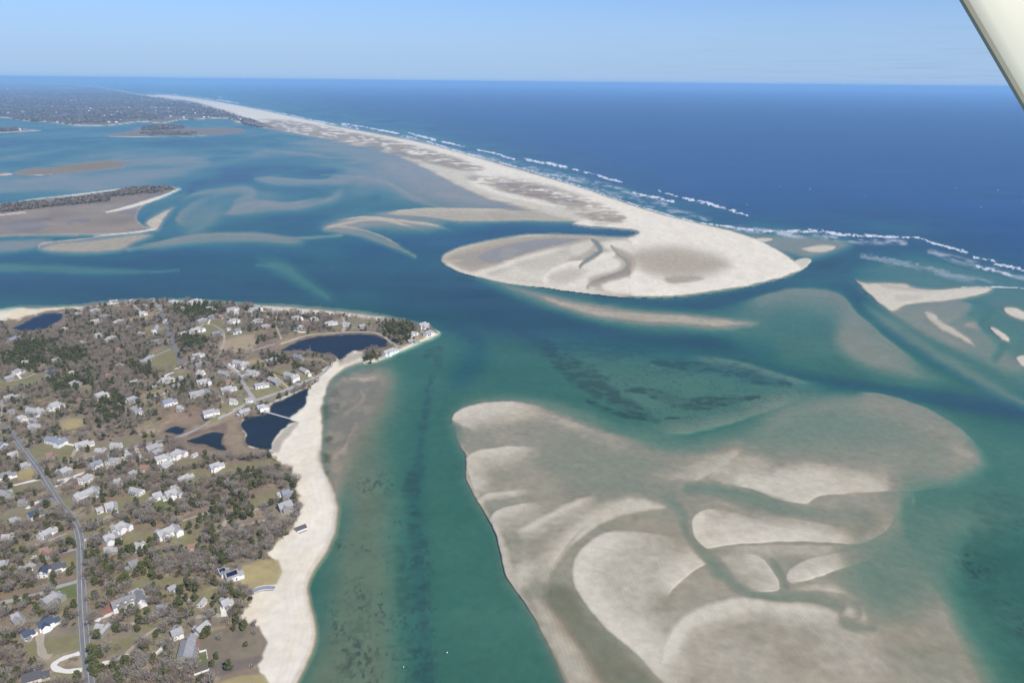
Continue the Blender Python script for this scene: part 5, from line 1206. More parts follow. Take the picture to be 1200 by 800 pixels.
# ------------------------------------------------------------------ trees, shrubs, hedges, woods
def leafmat(name, cols, rough=.85, trans=0.0):
    m, N, K = newmat(name); o = N.new('ShaderNodeOutputMaterial'); b = N.new('ShaderNodeBsdfPrincipled'); oi = N.new('ShaderNodeObjectInfo'); g = N.new('ShaderNodeNewGeometry')
    z = N.new('ShaderNodeTexNoise'); z.inputs['Scale'].default_value = .055; z.inputs['Detail'].default_value = 3; K(g.outputs['Position'], z.inputs['Vector'])
    r = N.new('ShaderNodeMapRange'); r.inputs['From Min'].default_value = .3; r.inputs['From Max'].default_value = .7; K(z.outputs['Fac'], r.inputs['Value'])
    av = N.new('ShaderNodeMath'); av.operation = 'MULTIPLY_ADD'; K(oi.outputs['Random'], av.inputs[0]); av.inputs[1].default_value = .55; 
    hf = N.new('ShaderNodeMath'); hf.operation = 'MULTIPLY'; K(r.outputs['Result'], hf.inputs[0]); hf.inputs[1].default_value = .5; K(hf.outputs[0], av.inputs[2])
    cr_ = N.new('ShaderNodeValToRGB'); e = cr_.color_ramp.elements; e[0].color = (*cols[0], 1); e[1].color = (*cols[-1], 1)
    for i, c in enumerate(cols[1:-1]): q = e.new((i + 1) / (len(cols) - 1)); q.color = (*c, 1)
    K(av.outputs[0], cr_.inputs['Fac'])
    z2 = N.new('ShaderNodeTexNoise'); z2.inputs['Scale'].default_value = 1.1; K(g.outputs['Position'], z2.inputs['Vector'])
    r2 = N.new('ShaderNodeMapRange'); r2.inputs['From Min'].default_value = .3; r2.inputs['From Max'].default_value = .7; r2.inputs['To Min'].default_value = .7; r2.inputs['To Max'].default_value = 1.3; K(z2.outputs['Fac'], r2.inputs['Value'])
    x = N.new('ShaderNodeMix'); x.data_type = 'RGBA'; x.blend_type = 'MULTIPLY'; x.inputs['Factor'].default_value = 1; K(cr_.outputs[0], x.inputs['A']); K(r2.outputs['Result'], x.inputs['B'])
    K(x.outputs['Result'], b.inputs['Base Color']); b.inputs['Roughness'].default_value = rough; b.inputs['Specular IOR Level'].default_value = .15
    K(b.outputs[0], o.inputs[0]); return m
TWIG = leafmat('bare twigs', [(.295, .25, .20), (.25, .20, .155), (.33, .295, .245), (.28, .21, .165)])
NEEDLE = leafmat('evergreen needles', [(.070, .080, .032), (.118, .120, .044), (.088, .098, .042), (.155, .140, .052)])
BARK = simple('bark', (.15, .13, .115), .95, .25, 2)
BRUSHM = leafmat('brush twigs', [(.27, .23, .17), (.30, .235, .165), (.225, .21, .115), (.29, .265, .20)])
SHRUBM = leafmat('shrub leaves', [(.055, .062, .026), (.085, .080, .032), (.10, .075, .045), (.07, .075, .04)])
RS = np.random.RandomState(11)
def tri_cloud(cen, dirs, ln, wd):
    """thin triangles: twigs"""
    n = len(cen); a = np.cross(dirs, RS.normal(size=(n, 3))); a /= np.linalg.norm(a, axis=1)[:, None] + 1e-9
    v = np.empty((n, 3, 3)); v[:, 0] = cen - a * wd[:, None]; v[:, 1] = cen + a * wd[:, None]; v[:, 2] = cen + dirs * ln[:, None]
    return v.reshape(-1, 3)
def leaf_cloud(cen, size, flat=.5):
    n = len(cen); a = RS.normal(size=(n, 3)); a /= np.linalg.norm(a, axis=1)[:, None]; b = np.cross(a, RS.normal(size=(n, 3)) + [0, 0, flat]); b /= np.linalg.norm(b, axis=1)[:, None] + 1e-9
    v = np.empty((n, 3, 3)); s = size[:, None]; v[:, 0] = cen - a * s; v[:, 1] = cen + a * s * .9 + b * s * .3; v[:, 2] = cen + b * s * 1.5
    return v.reshape(-1, 3)
def tri_mesh(name, v, mat):
    me = bpy.data.meshes.new(name); n = len(v); me.vertices.add(n); me.vertices.foreach_set('co', np.asarray(v, np.float32).ravel()); me.loops.add(n); me.loops.foreach_set('vertex_index', np.arange(n, dtype=np.int32))
    me.polygons.add(n // 3); me.polygons.foreach_set('loop_start', np.arange(0, n, 3, dtype=np.int32)); me.polygons.foreach_set('loop_total', np.full(n // 3, 3, np.int32)); me.update(calc_edges=True); me.materials.append(mat); return me
def sph(n):
    d = RS.normal(size=(n, 3)); return d / np.linalg.norm(d, axis=1)[:, None]
def bare_variant(k, ntw=330):
    hgt_, rad = 9.0, RS.uniform(3.0, 4.2); tb = MB(); tips = []
    lean = RS.uniform(-.5, .5, 2); fork = RS.uniform(2.0, 3.2)
    tb.tube([(0, 0, -.6), (lean[0] * .3, lean[1] * .3, fork * .6), (lean[0], lean[1], fork)], [.32, .26, .22], 5)
    for i in range(7):
        a = i * 2.4 + RS.uniform(-.4, .4); up = RS.uniform(.62, 1.0); r = rad * RS.uniform(.45, .8) * (1.25 - up * .6)
        p0 = np.array([lean[0], lean[1], fork * RS.uniform(.75, 1.0)]); p2 = np.array([lean[0] + math.cos(a) * r, lean[1] + math.sin(a) * r, hgt_ * up * .86]); p1 = (p0 + p2) / 2 + [math.cos(a) * .5, math.sin(a) * .5, -.3]
        tb.tube([tuple(p0), tuple(p1), tuple(p2)], [.17, .11, .04], 4); tips.append((p1, p2))
    cen, dirs = [], []
    for j in range(ntw):
        p1, p2 = tips[RS.randint(len(tips))]; t = RS.uniform(.15, 1.05); q = p1 + (p2 - p1) * t + RS.normal(size=3) * [.85, .85, .6] * (.4 + .8 * t)
        d = (q - np.array([lean[0], lean[1], fork * .8])); d /= np.linalg.norm(d) + 1e-6; d = d + RS.normal(size=3) * .55 + [0, 0, .25]; cen.append(q); dirs.append(d / np.linalg.norm(d))
    v = tri_cloud(np.array(cen), np.array(dirs), RS.uniform(.9, 2.0, ntw), RS.uniform(.055, .12, ntw))
    return tb.mesh('trunk', [BARK]), tri_mesh('crown', v, TWIG)
def ever_variant(k, nl=620):
    conic = k % 3 == 0; hgt_ = 8.5; cen = []
    lobes = []
    for i in range(9):
        z = RS.uniform(.22, .92); rr = (1.0 - z) * .9 + .35 if conic else math.sqrt(max(.05, 1 - (2 * z - 1.05) ** 2)); a = RS.uniform(0, 6.28); off = rr * RS.uniform(.3, .9) * 1.8
        lobes.append((np.array([math.cos(a) * off, math.sin(a) * off, z * hgt_]), RS.uniform(.9, 1.7) * (1.15 - .4 * z)))
    for j in range(nl):
        c, r = lobes[RS.randint(len(lobes))]; d = sph(1)[0]; cen.append(c + d * r * RS.uniform(.55, 1.05) * [1, 1, .72])
    cen = np.array(cen); cen = cen[cen[:, 2] > .7]
    tb = MB(); tb.tube([(0, 0, -.6), (.1, 0, 3), (.05, .1, 6.6)], [.30, .2, .06], 5)
    for i in range(4): a = i * 1.7; tb.tube([(0, 0, 2 + i), (math.cos(a) * 1.4, math.sin(a) * 1.4, 2.7 + i)], [.10, .03], 4)
    return tb.mesh('trunk', [BARK]), tri_mesh('crown', leaf_cloud(cen, RS.uniform(.34, .72, len(cen))), NEEDLE)
def shrub_variant(k, n=170):
    cen = []; lob = [(RS.uniform(-.7, .7, 2), RS.uniform(.5, .95)) for i in range(5)]
    for j in range(n):
        (o_, r) = lob[RS.randint(5)]; d = sph(1)[0]; cen.append([o_[0] + d[0] * r, o_[1] + d[1] * r, .15 + abs(d[2]) * r * 1.15])
    tb = MB()
    for i in range(4): a = i * 1.6; tb.tube([(0, 0, -.3), (math.cos(a) * .5, math.sin(a) * .5, .9)], [.06, .02], 4)
    return tb.mesh('stem', [BARK]), tri_mesh('foliage', leaf_cloud(np.array(cen), RS.uniform(.16, .34, n)), SHRUBM)
BV = [bare_variant(k) for k in range(7)]; EV = [ever_variant(k) for k in range(6)]; SV = [shrub_variant(k) for k in range(4)]

# where trees may stand
NOT = 1 - Tm
NOT = np.maximum(NOT, LAWNM); NOT = np.maximum(NOT, PONDM)
for p_ in ([(225, 515), (262, 486), (285, 488), (290, 522), (316, 529), (262, 538), (215, 528)], [(178, 512), (190, 492), (240, 490), (262, 494), (216, 516)], [(0, 376), (12, 384), (24, 391), (60, 388), (78, 378), (76, 364), (92, 360), (-60, 360)], [(395, 424), (412, 412), (430, 410), (424, 424)], [(296, 408), (360, 392), (345, 415), (300, 418)]):
    s = fill_alpha(p_, 2, 2, n=2); NOT[s[0]] = np.maximum(NOT[s[0]], s[1])
for P, wd_ in ROADS:
    P2 = [(x, y, max(1.6, (wd_ * .5 + 1.5) * FOC / max(300., math.hypot(*at(x, y, 3)[:2]) * 1.06))) for x, y in P[::5]]
    if len(P2) > 1: s = stroke_alpha(P2, .3, 2); NOT[s[0]] = np.maximum(NOT[s[0]], s[1])
DEN = .34 + .9 * sstep(.42, .62, fbm(GX / 65, GY / 65, 3, 210))
def dens(poly, v, f=8):
    s = fill_alpha(poly, f, f, n=2); DEN[s[0]] += s[1] * (v - DEN[s[0]])
for poly in ([(-20, 400), (60, 395), (110, 400), (170, 410), (180, 440), (140, 480), (60, 462), (0, 470)], [(110, 540), (180, 540), (235, 575), (230, 610), (170, 615), (120, 590)], [(100, 640), (150, 635), (200, 645), (300, 620), (330, 625), (300, 660), (260, 665), (215, 700), (180, 700), (150, 675), (110, 690)],
             [(230, 560), (330, 552), (340, 570), (300, 590), (240, 605)], [(170, 690), (250, 670), (290, 690), (280, 722), (220, 730), (130, 750)], [(120, 770), (210, 762), (230, 830), (110, 830)], [(0, 620), (40, 625), (40, 690), (0, 700)], [(455, 380), (480, 378), (488, 390), (478, 402), (455, 398)], [(-10, 755), (30, 760), (25, 830), (-20, 830)]):
    dens(poly, 1.5)
for poly in ([(395, 368), (450, 374), (445, 388), (395, 386)], [(258, 395), (300, 390), (296, 414), (258, 416)], [(228, 735), (306, 735), (306, 800), (250, 800)], [(180, 476), (238, 480), (235, 494), (190, 494)]): dens(poly, .12, 4)
EVD = np.full_like(H, .20)
def everp(poly, v, f=5):
    s = fill_alpha(poly, f, f, n=2); EVD[s[0]] += s[1] * (v - EVD[s[0]]); DEN[s[0]] = np.maximum(DEN[s[0]], s[1] * 1.6 * v)
for poly in ([(112, 470), (128, 464), (150, 472), (152, 490), (130, 498), (112, 492)], [(18, 405), (40, 400), (60, 412), (45, 422), (20, 418)], [(62, 415), (98, 412), (104, 428), (70, 432)], [(205, 357), (255, 356), (258, 372), (225, 380), (208, 372)], [(208, 396), (238, 396), (240, 412), (212, 412)],
             [(290, 394), (312, 394), (312, 408), (292, 408)], [(450, 378), (470, 376), (484, 386), (480, 400), (455, 398)], [(422, 418), (448, 416), (446, 424), (428, 426)], [(338, 428), (362, 432), (360, 442), (338, 438)], [(312, 420), (332, 420), (330, 432), (314, 430)], [(238, 602), (262, 600), (260, 632), (242, 632)], [(270, 588), (296, 588), (296, 608), (272, 608)],
             [(103, 752), (122, 750), (120, 790), (104, 792)], [(0, 420), (40, 415), (60, 430), (20, 440)], [(60, 445), (110, 440), (105, 462), (60, 462)], [(155, 425), (178, 420), (178, 445), (155, 440)], [(195, 440), (220, 440), (218, 462), (200, 462)]):
    everp(poly, .85)
for poly in ([(115, 640), (180, 640), (178, 680), (115, 690)], [(175, 690), (250, 672), (260, 705), (200, 722)], [(140, 725), (200, 700), (230, 720), (160, 750)], [(0, 640), (40, 640), (40, 700), (0, 700)], [(270, 560), (310, 556), (310, 580), (280, 582)]): everp(poly, .42)
cx_, cy_ = np.array([at(-40, 830, 3), at(-60, 345, 3), at(520, 385, 3), at(330, 830, 3)])[:, :2].T
N_ = 90000
X_ = RS.uniform(cx_.min() - 60, cx_.max(), N_); Y_ = RS.uniform(cy_.min(), cy_.max(), N_)
px_, py_ = proj(X_, Y_, 4.0)
ok = (px_ > -45) & (px_ < 520) & (py_ > 345) & (py_ < 835)
X_, Y_, px_, py_ = X_[ok], Y_[ok], px_[ok], py_[ok]
pr = samp(DEN, px_, py_) * (1 - np.clip(samp(NOT, px_, py_) * 1.6, 0, 1))
keep = RS.rand(len(X_)) < pr * .8
X_, Y_, px_, py_ = X_[keep], Y_[keep], px_[keep], py_[keep]
occ = {}; sel = []
for i in range(len(X_)):
    g_ = (int(X_[i] // 4.6), int(Y_[i] // 4.6))
    if g_ in occ: continue
    bad = False
    for (hx, hy, hr, *_r) in HOUSES:
        lx, ly = X_[i] - hx, Y_[i] - hy
        if abs(lx) < 26 and abs(ly) < 26:
            c_, s_ = math.cos(_r[5]), math.sin(_r[5]); u, v = lx * c_ + ly * s_, -lx * s_ + ly * c_
            if abs(u) < _r[3] / 2 + 3.5 and -_r[4] / 2 - 5 < v < _r[4] / 2 + 3: bad = True; break
    if not bad and any(abs(X_[i] - a) + abs(Y_[i] - b) < 10 for a, b in HOUSE_KEEP): bad = True
    if bad: continue
    occ[g_] = 1; sel.append(i)
X_, Y_, px_, py_ = X_[sel], Y_[sel], px_[sel], py_[sel]
Z_ = np.array([ground(x, y) for x, y in zip(X_, Y_)])
isE = RS.rand(len(X_)) < samp(EVD, px_, py_); kindE = np.where(isE, 1, 0)
isS = (RS.rand(len(X_)) < .14) & ~isE
SC_ = RS.uniform(.62, 1.32, len(X_))
# evergreens and bushes that stand out in the photograph: (px, py, height m, kind)
MARK = [(243, 742, 9, 'E'), (238, 746, 6, 'E'), (286, 735, 8, 'E'), (274, 737, 6, 'E'), (252, 718, 6, 'E'), (254, 770, 6, 'E'), (249, 779, 6, 'E'), (233, 797, 5, 'E'), (288, 756, 5, 'E'), (299, 732, 6, 'B'), (140, 637, 9, 'E'), (107, 617, 9, 'E'), (82, 635, 8, 'E'), (112, 698, 8, 'E'), (170, 728, 7, 'E'),
        (170, 760, 7, 'E'), (155, 769, 5, 'E'), (144, 777, 4, 'E'), (272, 612, 7, 'E'), (286, 606, 9, 'E'), (280, 604, 9, 'E'), (292, 592, 6, 'E'), (293, 561, 7, 'E'), (306, 566, 7, 'E'), (297, 582, 5, 'E'), (244, 620, 9, 'E'), (249, 629, 9, 'E'), (259, 606, 6, 'E'), (345, 570, 4, 'E'), (258, 618, 5, 'E'), (216, 550, 6, 'E'), (250, 558, 5, 'E'), (110, 764, 10, 'E'), (107, 776, 10, 'E'), (113, 788, 9, 'E'), (108, 784, 8, 'E'),
        (20, 706, 8, 'E'), (62, 676, 8, 'E'), (3, 690, 8, 'E'), (55, 617, 8, 'E'), (72, 620, 7, 'E'), (12, 570, 7, 'E'), (200, 588, 7, 'E'), (156, 602, 7, 'E'), (172, 563, 8, 'E'), (165, 560, 8, 'E'), (97, 575, 6, 'E'), (102, 571, 6, 'E'), (56, 553, 7, 'E'), (62, 504, 8, 'E'), (68, 501, 8, 'E'), (140, 550, 6, 'E'), (115, 655, 8, 'E'), (125, 668, 9, 'E'), (150, 680, 8, 'E'), (285, 718, 5, 'B'), (258, 748, 6, 'B'), (298, 742, 4, 'B')]
PLANTS = []
def relation(px, py):
    d, hq = min(((math.hypot(h_[4] - px, (h_[5] - py) * 1.5), h_) for h_ in HOUSES), key=lambda q: q[0])
    dx, dy = px - hq[4], (py - hq[5]) * 1.5
    if abs(dx) > 2.2 * abs(dy): r = 'left of' if dx < 0 else 'right of'
    elif abs(dy) > 2.2 * abs(dx): r = 'behind' if dy < 0 else 'before'
    else: r = ('behind-' if dy < 0 else 'before-') + ('left of' if dx < 0 else 'right of')
    return r, hq[3]
ORD = 'leftmost second third fourth fifth sixth seventh eighth ninth tenth eleventh twelfth thirteenth fourteenth fifteenth sixteenth seventeenth eighteenth nineteenth twentieth'.split()
def label_plants():
    groups = {}
    for t, noun, look, px, py in PLANTS: groups.setdefault((noun, *relation(px, py)), []).append((px, t, look))
    for (noun, r, ref), lst in groups.items():
        lst.sort(key=lambda q: q[0]); n = len(lst)
        for i, (px, t, look) in enumerate(lst):
            o_ = '' if n == 1 else ', leftmost' if i == 0 else ', rightmost' if i == n - 1 else f', {ORD[min(i, 19)]} from left'
            for lab in (f'{look} {noun} {r} {ref}{o_}', f'{noun} {r} {ref}{o_}', f'{noun.split()[-1]} {r} {ref}{o_}'):
                if len(lab.replace('-', ' ').replace(',', ' ').split()) <= 16: break
            if len(lab.split()) > 16: lab = f'{noun.split()[-1]} {r} {ref}'.replace(' with a ', ' by ') + o_.replace(' from left', '')
            t['label'] = lab
def plant(kind, x, y, z, s, var, px, py, name, parts, label_kind, cat, group, look):
    t = thing(name, label_kind, cat, (x, y, z), RS.uniform(0, 6.28), group); t.scale = (s[0], s[0], s[1])
    PLANTS.append((t, label_kind, look, px, py))
    for nm, me in zip(parts, var): link(nm, me, t)
    return t
def size_word(h): return 'small' if h < 6.4 else 'tall' if h > 9.6 else 'middling'
for (mx, my, h_, k_) in MARK:
    x, y, z = spot(mx, my, h_ * .3); h_ *= 1.15; v = EV[RS.randint(1, 6)] if k_ == 'E' else BV[RS.randint(7)]; s = h_ / 8.5
    if k_ == 'E': plant('E', x, y, z, (s * RS.uniform(1.0, 1.25), s), v, mx, my, 'cedar_tree', ('trunk', 'crown'), 'dark cedar', 'tree', 'evergreen trees', size_word(h_))
    else: plant('B', x, y, z, (s * 1.1, s), v, mx, my, 'bare_tree', ('trunk', 'crown'), 'bare tree', 'tree', 'bare deciduous trees', 'rounded')
def vol(V, idx, sx, sz, rot, X, Y, Z):
    """all copies of one mesh's triangles at many places"""
    c, s = np.cos(rot), np.sin(rot); n = len(X)
    out_ = np.empty((n, len(V), 3), np.float32)
    out_[:, :, 0] = (V[None, :, 0] * c[:, None] - V[None, :, 1] * s[:, None]) * sx[:, None] + X[:, None]
    out_[:, :, 1] = (V[None, :, 0] * s[:, None] + V[None, :, 1] * c[:, None]) * sx[:, None] + Y[:, None]
    out_[:, :, 2] = V[None, :, 2] * sz[:, None] + Z[:, None]
    return out_.reshape(-1, 3)
def tri_of(me):
    me.calc_loop_triangles(); v = np.empty(len(me.vertices) * 3, np.float32); me.vertices.foreach_get('co', v); t = np.empty(len(me.loop_triangles) * 3, np.int32); me.loop_triangles.foreach_get('vertices', t); return v.reshape(-1, 3)[t]
def mass(name, label, pts, variants, mat, thin=1):
    """the rest of a kind, too many to tell apart: one object"""
    X, Y, Z, S = pts; k = RS.randint(len(variants), size=len(X)); outv = []
    for i, V in enumerate(variants):
        m = k == i
        if m.any(): outv.append(vol(V, 0, S[m] * RS.uniform(.9, 1.15, m.sum()), S[m], RS.uniform(0, 6.28, m.sum()), X[m], Y[m], Z[m]))
    o = link(name, tri_mesh(name, np.concatenate(outv), mat)); o['kind'] = 'stuff'; o['label'] = label; return o
size = SC_ * 9.0 / np.hypot(X_, Y_)
nind = 0
for lab, m, lim in (('E', isE, 300 - 54), ('S', isS, 140), ('B', ~isE & ~isS, 290)):
    ids = np.where(m)[0]; vis = (px_[ids] > -4) & (py_[ids] < 806)
    order = ids[np.argsort(-(size[ids] + vis * 1.0))]; first, rest = order[:lim], order[lim:]
    for i in first:
        h_ = SC_[i] * 8.7
        if lab == 'E': plant('E', X_[i], Y_[i], Z_[i], (SC_[i] * RS.uniform(.8, 1.05), SC_[i]), EV[RS.randint(6)], px_[i], py_[i], 'pine_tree', ('trunk', 'crown'), 'dark pine', 'tree', 'evergreen trees', size_word(h_))
        elif lab == 'B': plant('B', X_[i], Y_[i], Z_[i], (SC_[i] * RS.uniform(1.05, 1.35), SC_[i]), BV[RS.randint(7)], px_[i], py_[i], 'bare_tree', ('trunk', 'crown'), 'bare tree', 'tree', 'bare deciduous trees', size_word(h_))
        else: plant('S', X_[i], Y_[i], Z_[i], (SC_[i] * 2.0, SC_[i] * 1.9), SV[RS.randint(4)], px_[i], py_[i], 'shrub', ('stem', 'foliage'), 'green shrub', 'shrub', 'garden and thicket shrubs', 'low' if SC_[i] < .85 else 'full')
    P4 = (X_[rest], Y_[rest], Z_[rest], SC_[rest])
    if len(rest):
        if lab == 'E': mass('evergreen_woods', 'dark evergreen woods among the houses', P4, [tri_of(v[1])[: 3 * 300] for v in EV], NEEDLE)
        elif lab == 'B': mass('bare_woods', 'grey leafless woods among the houses', P4, [np.concatenate([tri_of(v[1])[:3 * 210], tri_of(v[0])[:3 * 40]]) for v in BV], TWIG)
        else: mass('thicket', 'low olive thicket between the lots', (P4[0], P4[1], P4[2], P4[3] * 2), [tri_of(v[1])[: 3 * 90] for v in SV], SHRUBM)
label_plants()
print('trees', len(X_), 'ever', isE.sum(), 'shrub', isS.sum())
# brush: knee-high to head-high scrub over all the unmown ground
M_ = 60000
bx = RS.uniform(cx_.min() - 60, cx_.max(), M_); by = RS.uniform(cy_.min(), cy_.max(), M_); qx, qy = proj(bx, by, 4.0)
ok = (qx > -40) & (qx < 518) & (qy > 348) & (qy < 830); bx, by, qx, qy = bx[ok], by[ok], qx[ok], qy[ok]
pr = (1 - np.clip(samp(NOT, qx, qy) * 1.8, 0, 1)) * np.clip(samp(DEN, qx, qy), .15, 1) * .9
k_ = RS.rand(len(bx)) < pr
for (hx, hy, hr, *_r) in HOUSES: k_ &= (np.abs(bx - hx) + np.abs(by - hy)) > hr + 4
bx, by = bx[k_], by[k_]; bz = np.array([ground(x, y) for x, y in zip(bx, by)])
def bush(n=34):
    c = sph(n) * RS.uniform(.3, 1, n)[:, None]; c[:, 2] = np.abs(c[:, 2]) * .8; d = c + RS.normal(size=(n, 3)) * .4 + [0, 0, .5]; d /= np.linalg.norm(d, axis=1)[:, None]
    return tri_cloud(c, d, RS.uniform(.35, .8, n), RS.uniform(.07, .16, n))
mass('brush', 'tangled brown brush covering the unmown ground', (bx, by, bz, RS.uniform(1.2, 2.6, len(bx))), [bush() for i in range(6)], BRUSHM)
print('brush', len(bx))
# distant woods on the far shore, the marsh island and the islets
def scatter(poly, n, fade=0.5, thr=None, sc=120, zmin=None):
    p = np.array(poly, float); s = fill_alpha(poly, .8, .2, n=1, warp=False); m = s[1] > .5
    W_ = np.stack([GX[s[0]][m], GY[s[0]][m]], 1); vv = VV[s[0]][m]; wt = 1 / vv ** 1.2; idx = RS.choice(len(W_), n, p=wt / wt.sum()); q = W_[idx]; v = vv[idx]; j = RS.uniform(-.5, .5, (n, 2)); step = q[:, 1] / v
    x, y = q[:, 0] + j[:, 0] * q[:, 1] / 850, q[:, 1] + j[:, 1] * step
    if thr is not None: k = fbm(x / sc, y / sc, 3, 230) > thr; x, y = x[k], y[k]
    z = np.array([ground(a, b) for a, b in zip(x, y)]); k = z > .6; return x[k], y[k], z[k]
def blob(n=26):
    c = sph(n) * [.55, .55, .5] + [0, 0, .55]; return leaf_cloud(c, RS.uniform(.22, .42, n))
BL_ = [blob() for i in range(4)]
FARW = leafmat('far woods', [(.165, .145, .115), (.20, .165, .13), (.105, .115, .08), (.185, .15, .12)])
xs, ys, zs = [], [], []
for args in (([(-100, 112), (0, 106), (120, 108), (200, 116), (262, 130), (300, 146), (262, 139), (210, 141), (165, 143), (90, 147), (20, 142), (-60, 140)], 9000, .5, .42, 400), ([(-120, 246), (0, 241), (60, 236), (130, 228), (150, 221.5), (190, 219), (206, 221.5), (180, 227), (130, 231), (130, 236), (60, 243), (0, 250), (-120, 260)], 2600, .5, .30, 60),
             ([(165, 150), (180, 147.6), (216, 148.6), (218, 151), (190, 153), (170, 153)], 500), ([(160, 156), (190, 155), (230, 156.5), (225, 158.5), (180, 159)], 240), ([(0, 151), (20, 151), (30, 153), (0, 155)], 200)):
    a, b, c = scatter(*args); xs.append(a); ys.append(b); zs.append(c)
xs, ys, zs = map(np.concatenate, (xs, ys, zs))
mass('distant_woods', 'hazy grey green woods on the far shore and islands', (xs, ys, zs, RS.uniform(6, 12, len(xs)) * np.clip(ys / 4500, .8, 1.6)), BL_, FARW)
# ------------------------------------------------------------------ hedges, fences, bridges and small things
WHITE = simple('white paint', (.80, .79, .76), .6, .05, 2); WOOD = simple('weathered wood', (.33, .31, .28), .9, .2, 2)
def hedge(p0, p1, h, w_, label):
    x0, y0, z0 = spot(*p0); x1, y1, z1 = spot(*p1); L_ = math.hypot(x1 - x0, y1 - y0); t = thing('hedge', label, 'hedge', (x0, y0, z0), math.atan2(y1 - y0, x1 - x0), 'clipped evergreen hedges')
    n = int(L_ * 26); c = np.stack([RS.uniform(0, L_, n), RS.uniform(-w_ / 2, w_ / 2, n), RS.uniform(.1, h, n)], 1); s = np.abs(c[:, 1]) / (w_ / 2); c[:, 2] *= 1 - .15 * s; c[:, 2] += (z1 - z0) * c[:, 0] / L_
    link('foliage', tri_mesh('foliage', leaf_cloud(c, RS.uniform(.18, .4, n)), NEEDLE), t)
    b = MB(); k = max(3, int(L_ / 3))
    for i in range(k): u = (i + .5) * L_ / k; b.tube([(u, 0, -.3), (u, 0, h * .6)], .06, 4)
    link('stems', b.mesh('stems', [BARK]), t)
hedge((70, 508), (96, 502), 2.6, 2.0, 'dark clipped hedge along the near edge of the straw field')
hedge((103, 387), (126, 383), 5.0, 3.5, 'tall dark hedge row in the northwest lots')
hedge((255, 450), (277, 445), 1.6, 1.4, 'low hedge below the lawn inside the side street bend')
hedge((319, 436), (353, 449), 2.2, 2.0, 'long hedge running down beside the tall white house')
hedge((247, 472), (267, 484), 1.8, 1.6, 'hedge between the marsh lawn and a sandy drive')
hedge((310, 440), (332, 456), 1.6, 1.4, 'hedge along the lane right of the big causeway lawn')
hedge((208, 553), (225, 545), 1.8, 1.5, 'brown green hedge at the marsh edge above an olive lawn')
def garden_wall(pts, h, label):
    b = MB(); W = [spot(*p) for p in pts]; o_ = W[0]; t = thing('garden_wall', label, 'fence', o_, 0)
    p = [(a[0] - o_[0], a[1] - o_[1], a[2] - o_[2]) for a in W]; q = MB()
    for a, c in zip(p[:-1], p[1:]):
        d = Vector((c[0] - a[0], c[1] - a[1], 0)); L_ = d.length; d.normalize(); nn = Vector((-d.y, d.x, 0)) * .14; zc = (c[2] - a[2])
        vsx = [Vector(a) - nn, Vector(a) + d * L_ - nn, Vector(a) + d * L_ + nn, Vector(a) + nn]
        b.add([tuple(v + Vector((0, 0, -.4))) for v in vsx] + [tuple(v + Vector((0, 0, h))) for v in vsx], [(3, 2, 1, 0), (4, 5, 6, 7), (0, 1, 5, 4), (1, 2, 6, 5), (2, 3, 7, 6), (3, 0, 4, 7)])
        k = max(1, int(L_ / 3))
        for i in range(k + 1):
            u = Vector(a) + d * (L_ * i / k); q.box(u.x - .2, u.x + .2, u.y - .2, u.y + .2, -.4 + u.z, u.z + h + .35)
    link('panel', b.mesh('panel', [WHITE]), t); link('posts', q.mesh('posts', [WHITE]), t)
garden_wall([(234, 764), (242, 762), (243, 771)], 1.3, 'white garden fence corner above the green terrace lawn')
garden_wall([(208, 779), (209, 784), (221, 780), (222, 792)], 1.3, 'white garden fence below the big grey shingled house')
garden_wall([(228, 791), (236, 788), (245, 785)], 1.3, 'white fence along the near edge of the terrace lawn')
# footbridge over the long pond
a, b_ = np.array(at(312, 483, 1.0)), np.array(at(340.5, 491, 1.0)); d = b_ - a; L_ = float(np.hypot(*d[:2]))
t = thing('footbridge', 'narrow white footbridge crossing the long pond to the beach', 'footbridge', (a[0], a[1], .45), math.atan2(d[1], d[0]))
b = MB(); b.box(-1, L_ + 1, -.9, .9, .85, 1.0); link('deck', b.mesh('deck', [simple('bleached deck', (.62, .60, .56), .9, .1, 2)]), t)
b = MB()
for i in range(int(L_ / 3) + 1):
    for s in (-.8, .8): b.box(i * 3 - .08, i * 3 + .08, s - .08, s + .08, -2.2, 2.0)
link('posts', b.mesh('posts', [WOOD]), t)
for s in (-.8, .8): b = MB(); b.box(-.8, L_ + .8, s - .06, s + .06, 1.9, 2.02); link('handrail', b.mesh('handrail', [WHITE]), t)
# curved timber deck at the head of the beach
t0 = spot(309, 692); t = thing('beach_deck', 'curved grey timber deck with white rails reaching onto the sand', 'deck', t0, 0)
P_ = [spot(x, y) for x, y in smooth([(296, 695), (304, 691.5), (312, 690), (322, 690)], False, 4)]; P_ = [(p[0] - t0[0], p[1] - t0[1], .9) for p in P_]
b, r_, q = MB(), MB(), MB(); LR = []
for i, p in enumerate(P_):
    e = P_[min(i + 1, len(P_) - 1)]; f = P_[max(i - 1, 0)]; dd = Vector((e[0] - f[0], e[1] - f[1], 0)).normalized(); nn = Vector((-dd.y, dd.x, 0)) * 2.6; LR.append((Vector(p) - nn, Vector(p) + nn))
for (l0, r0), (l1, r1) in zip(LR[:-1], LR[1:]):
    b.add([tuple(l0), tuple(l1), tuple(r1), tuple(r0)] + [tuple(v + Vector((0, 0, .25))) for v in (l0, l1, r1, r0)], [(0, 1, 2, 3), (7, 6, 5, 4), (0, 4, 5, 1), (2, 6, 7, 3), (0, 3, 7, 4), (1, 5, 6, 2)])
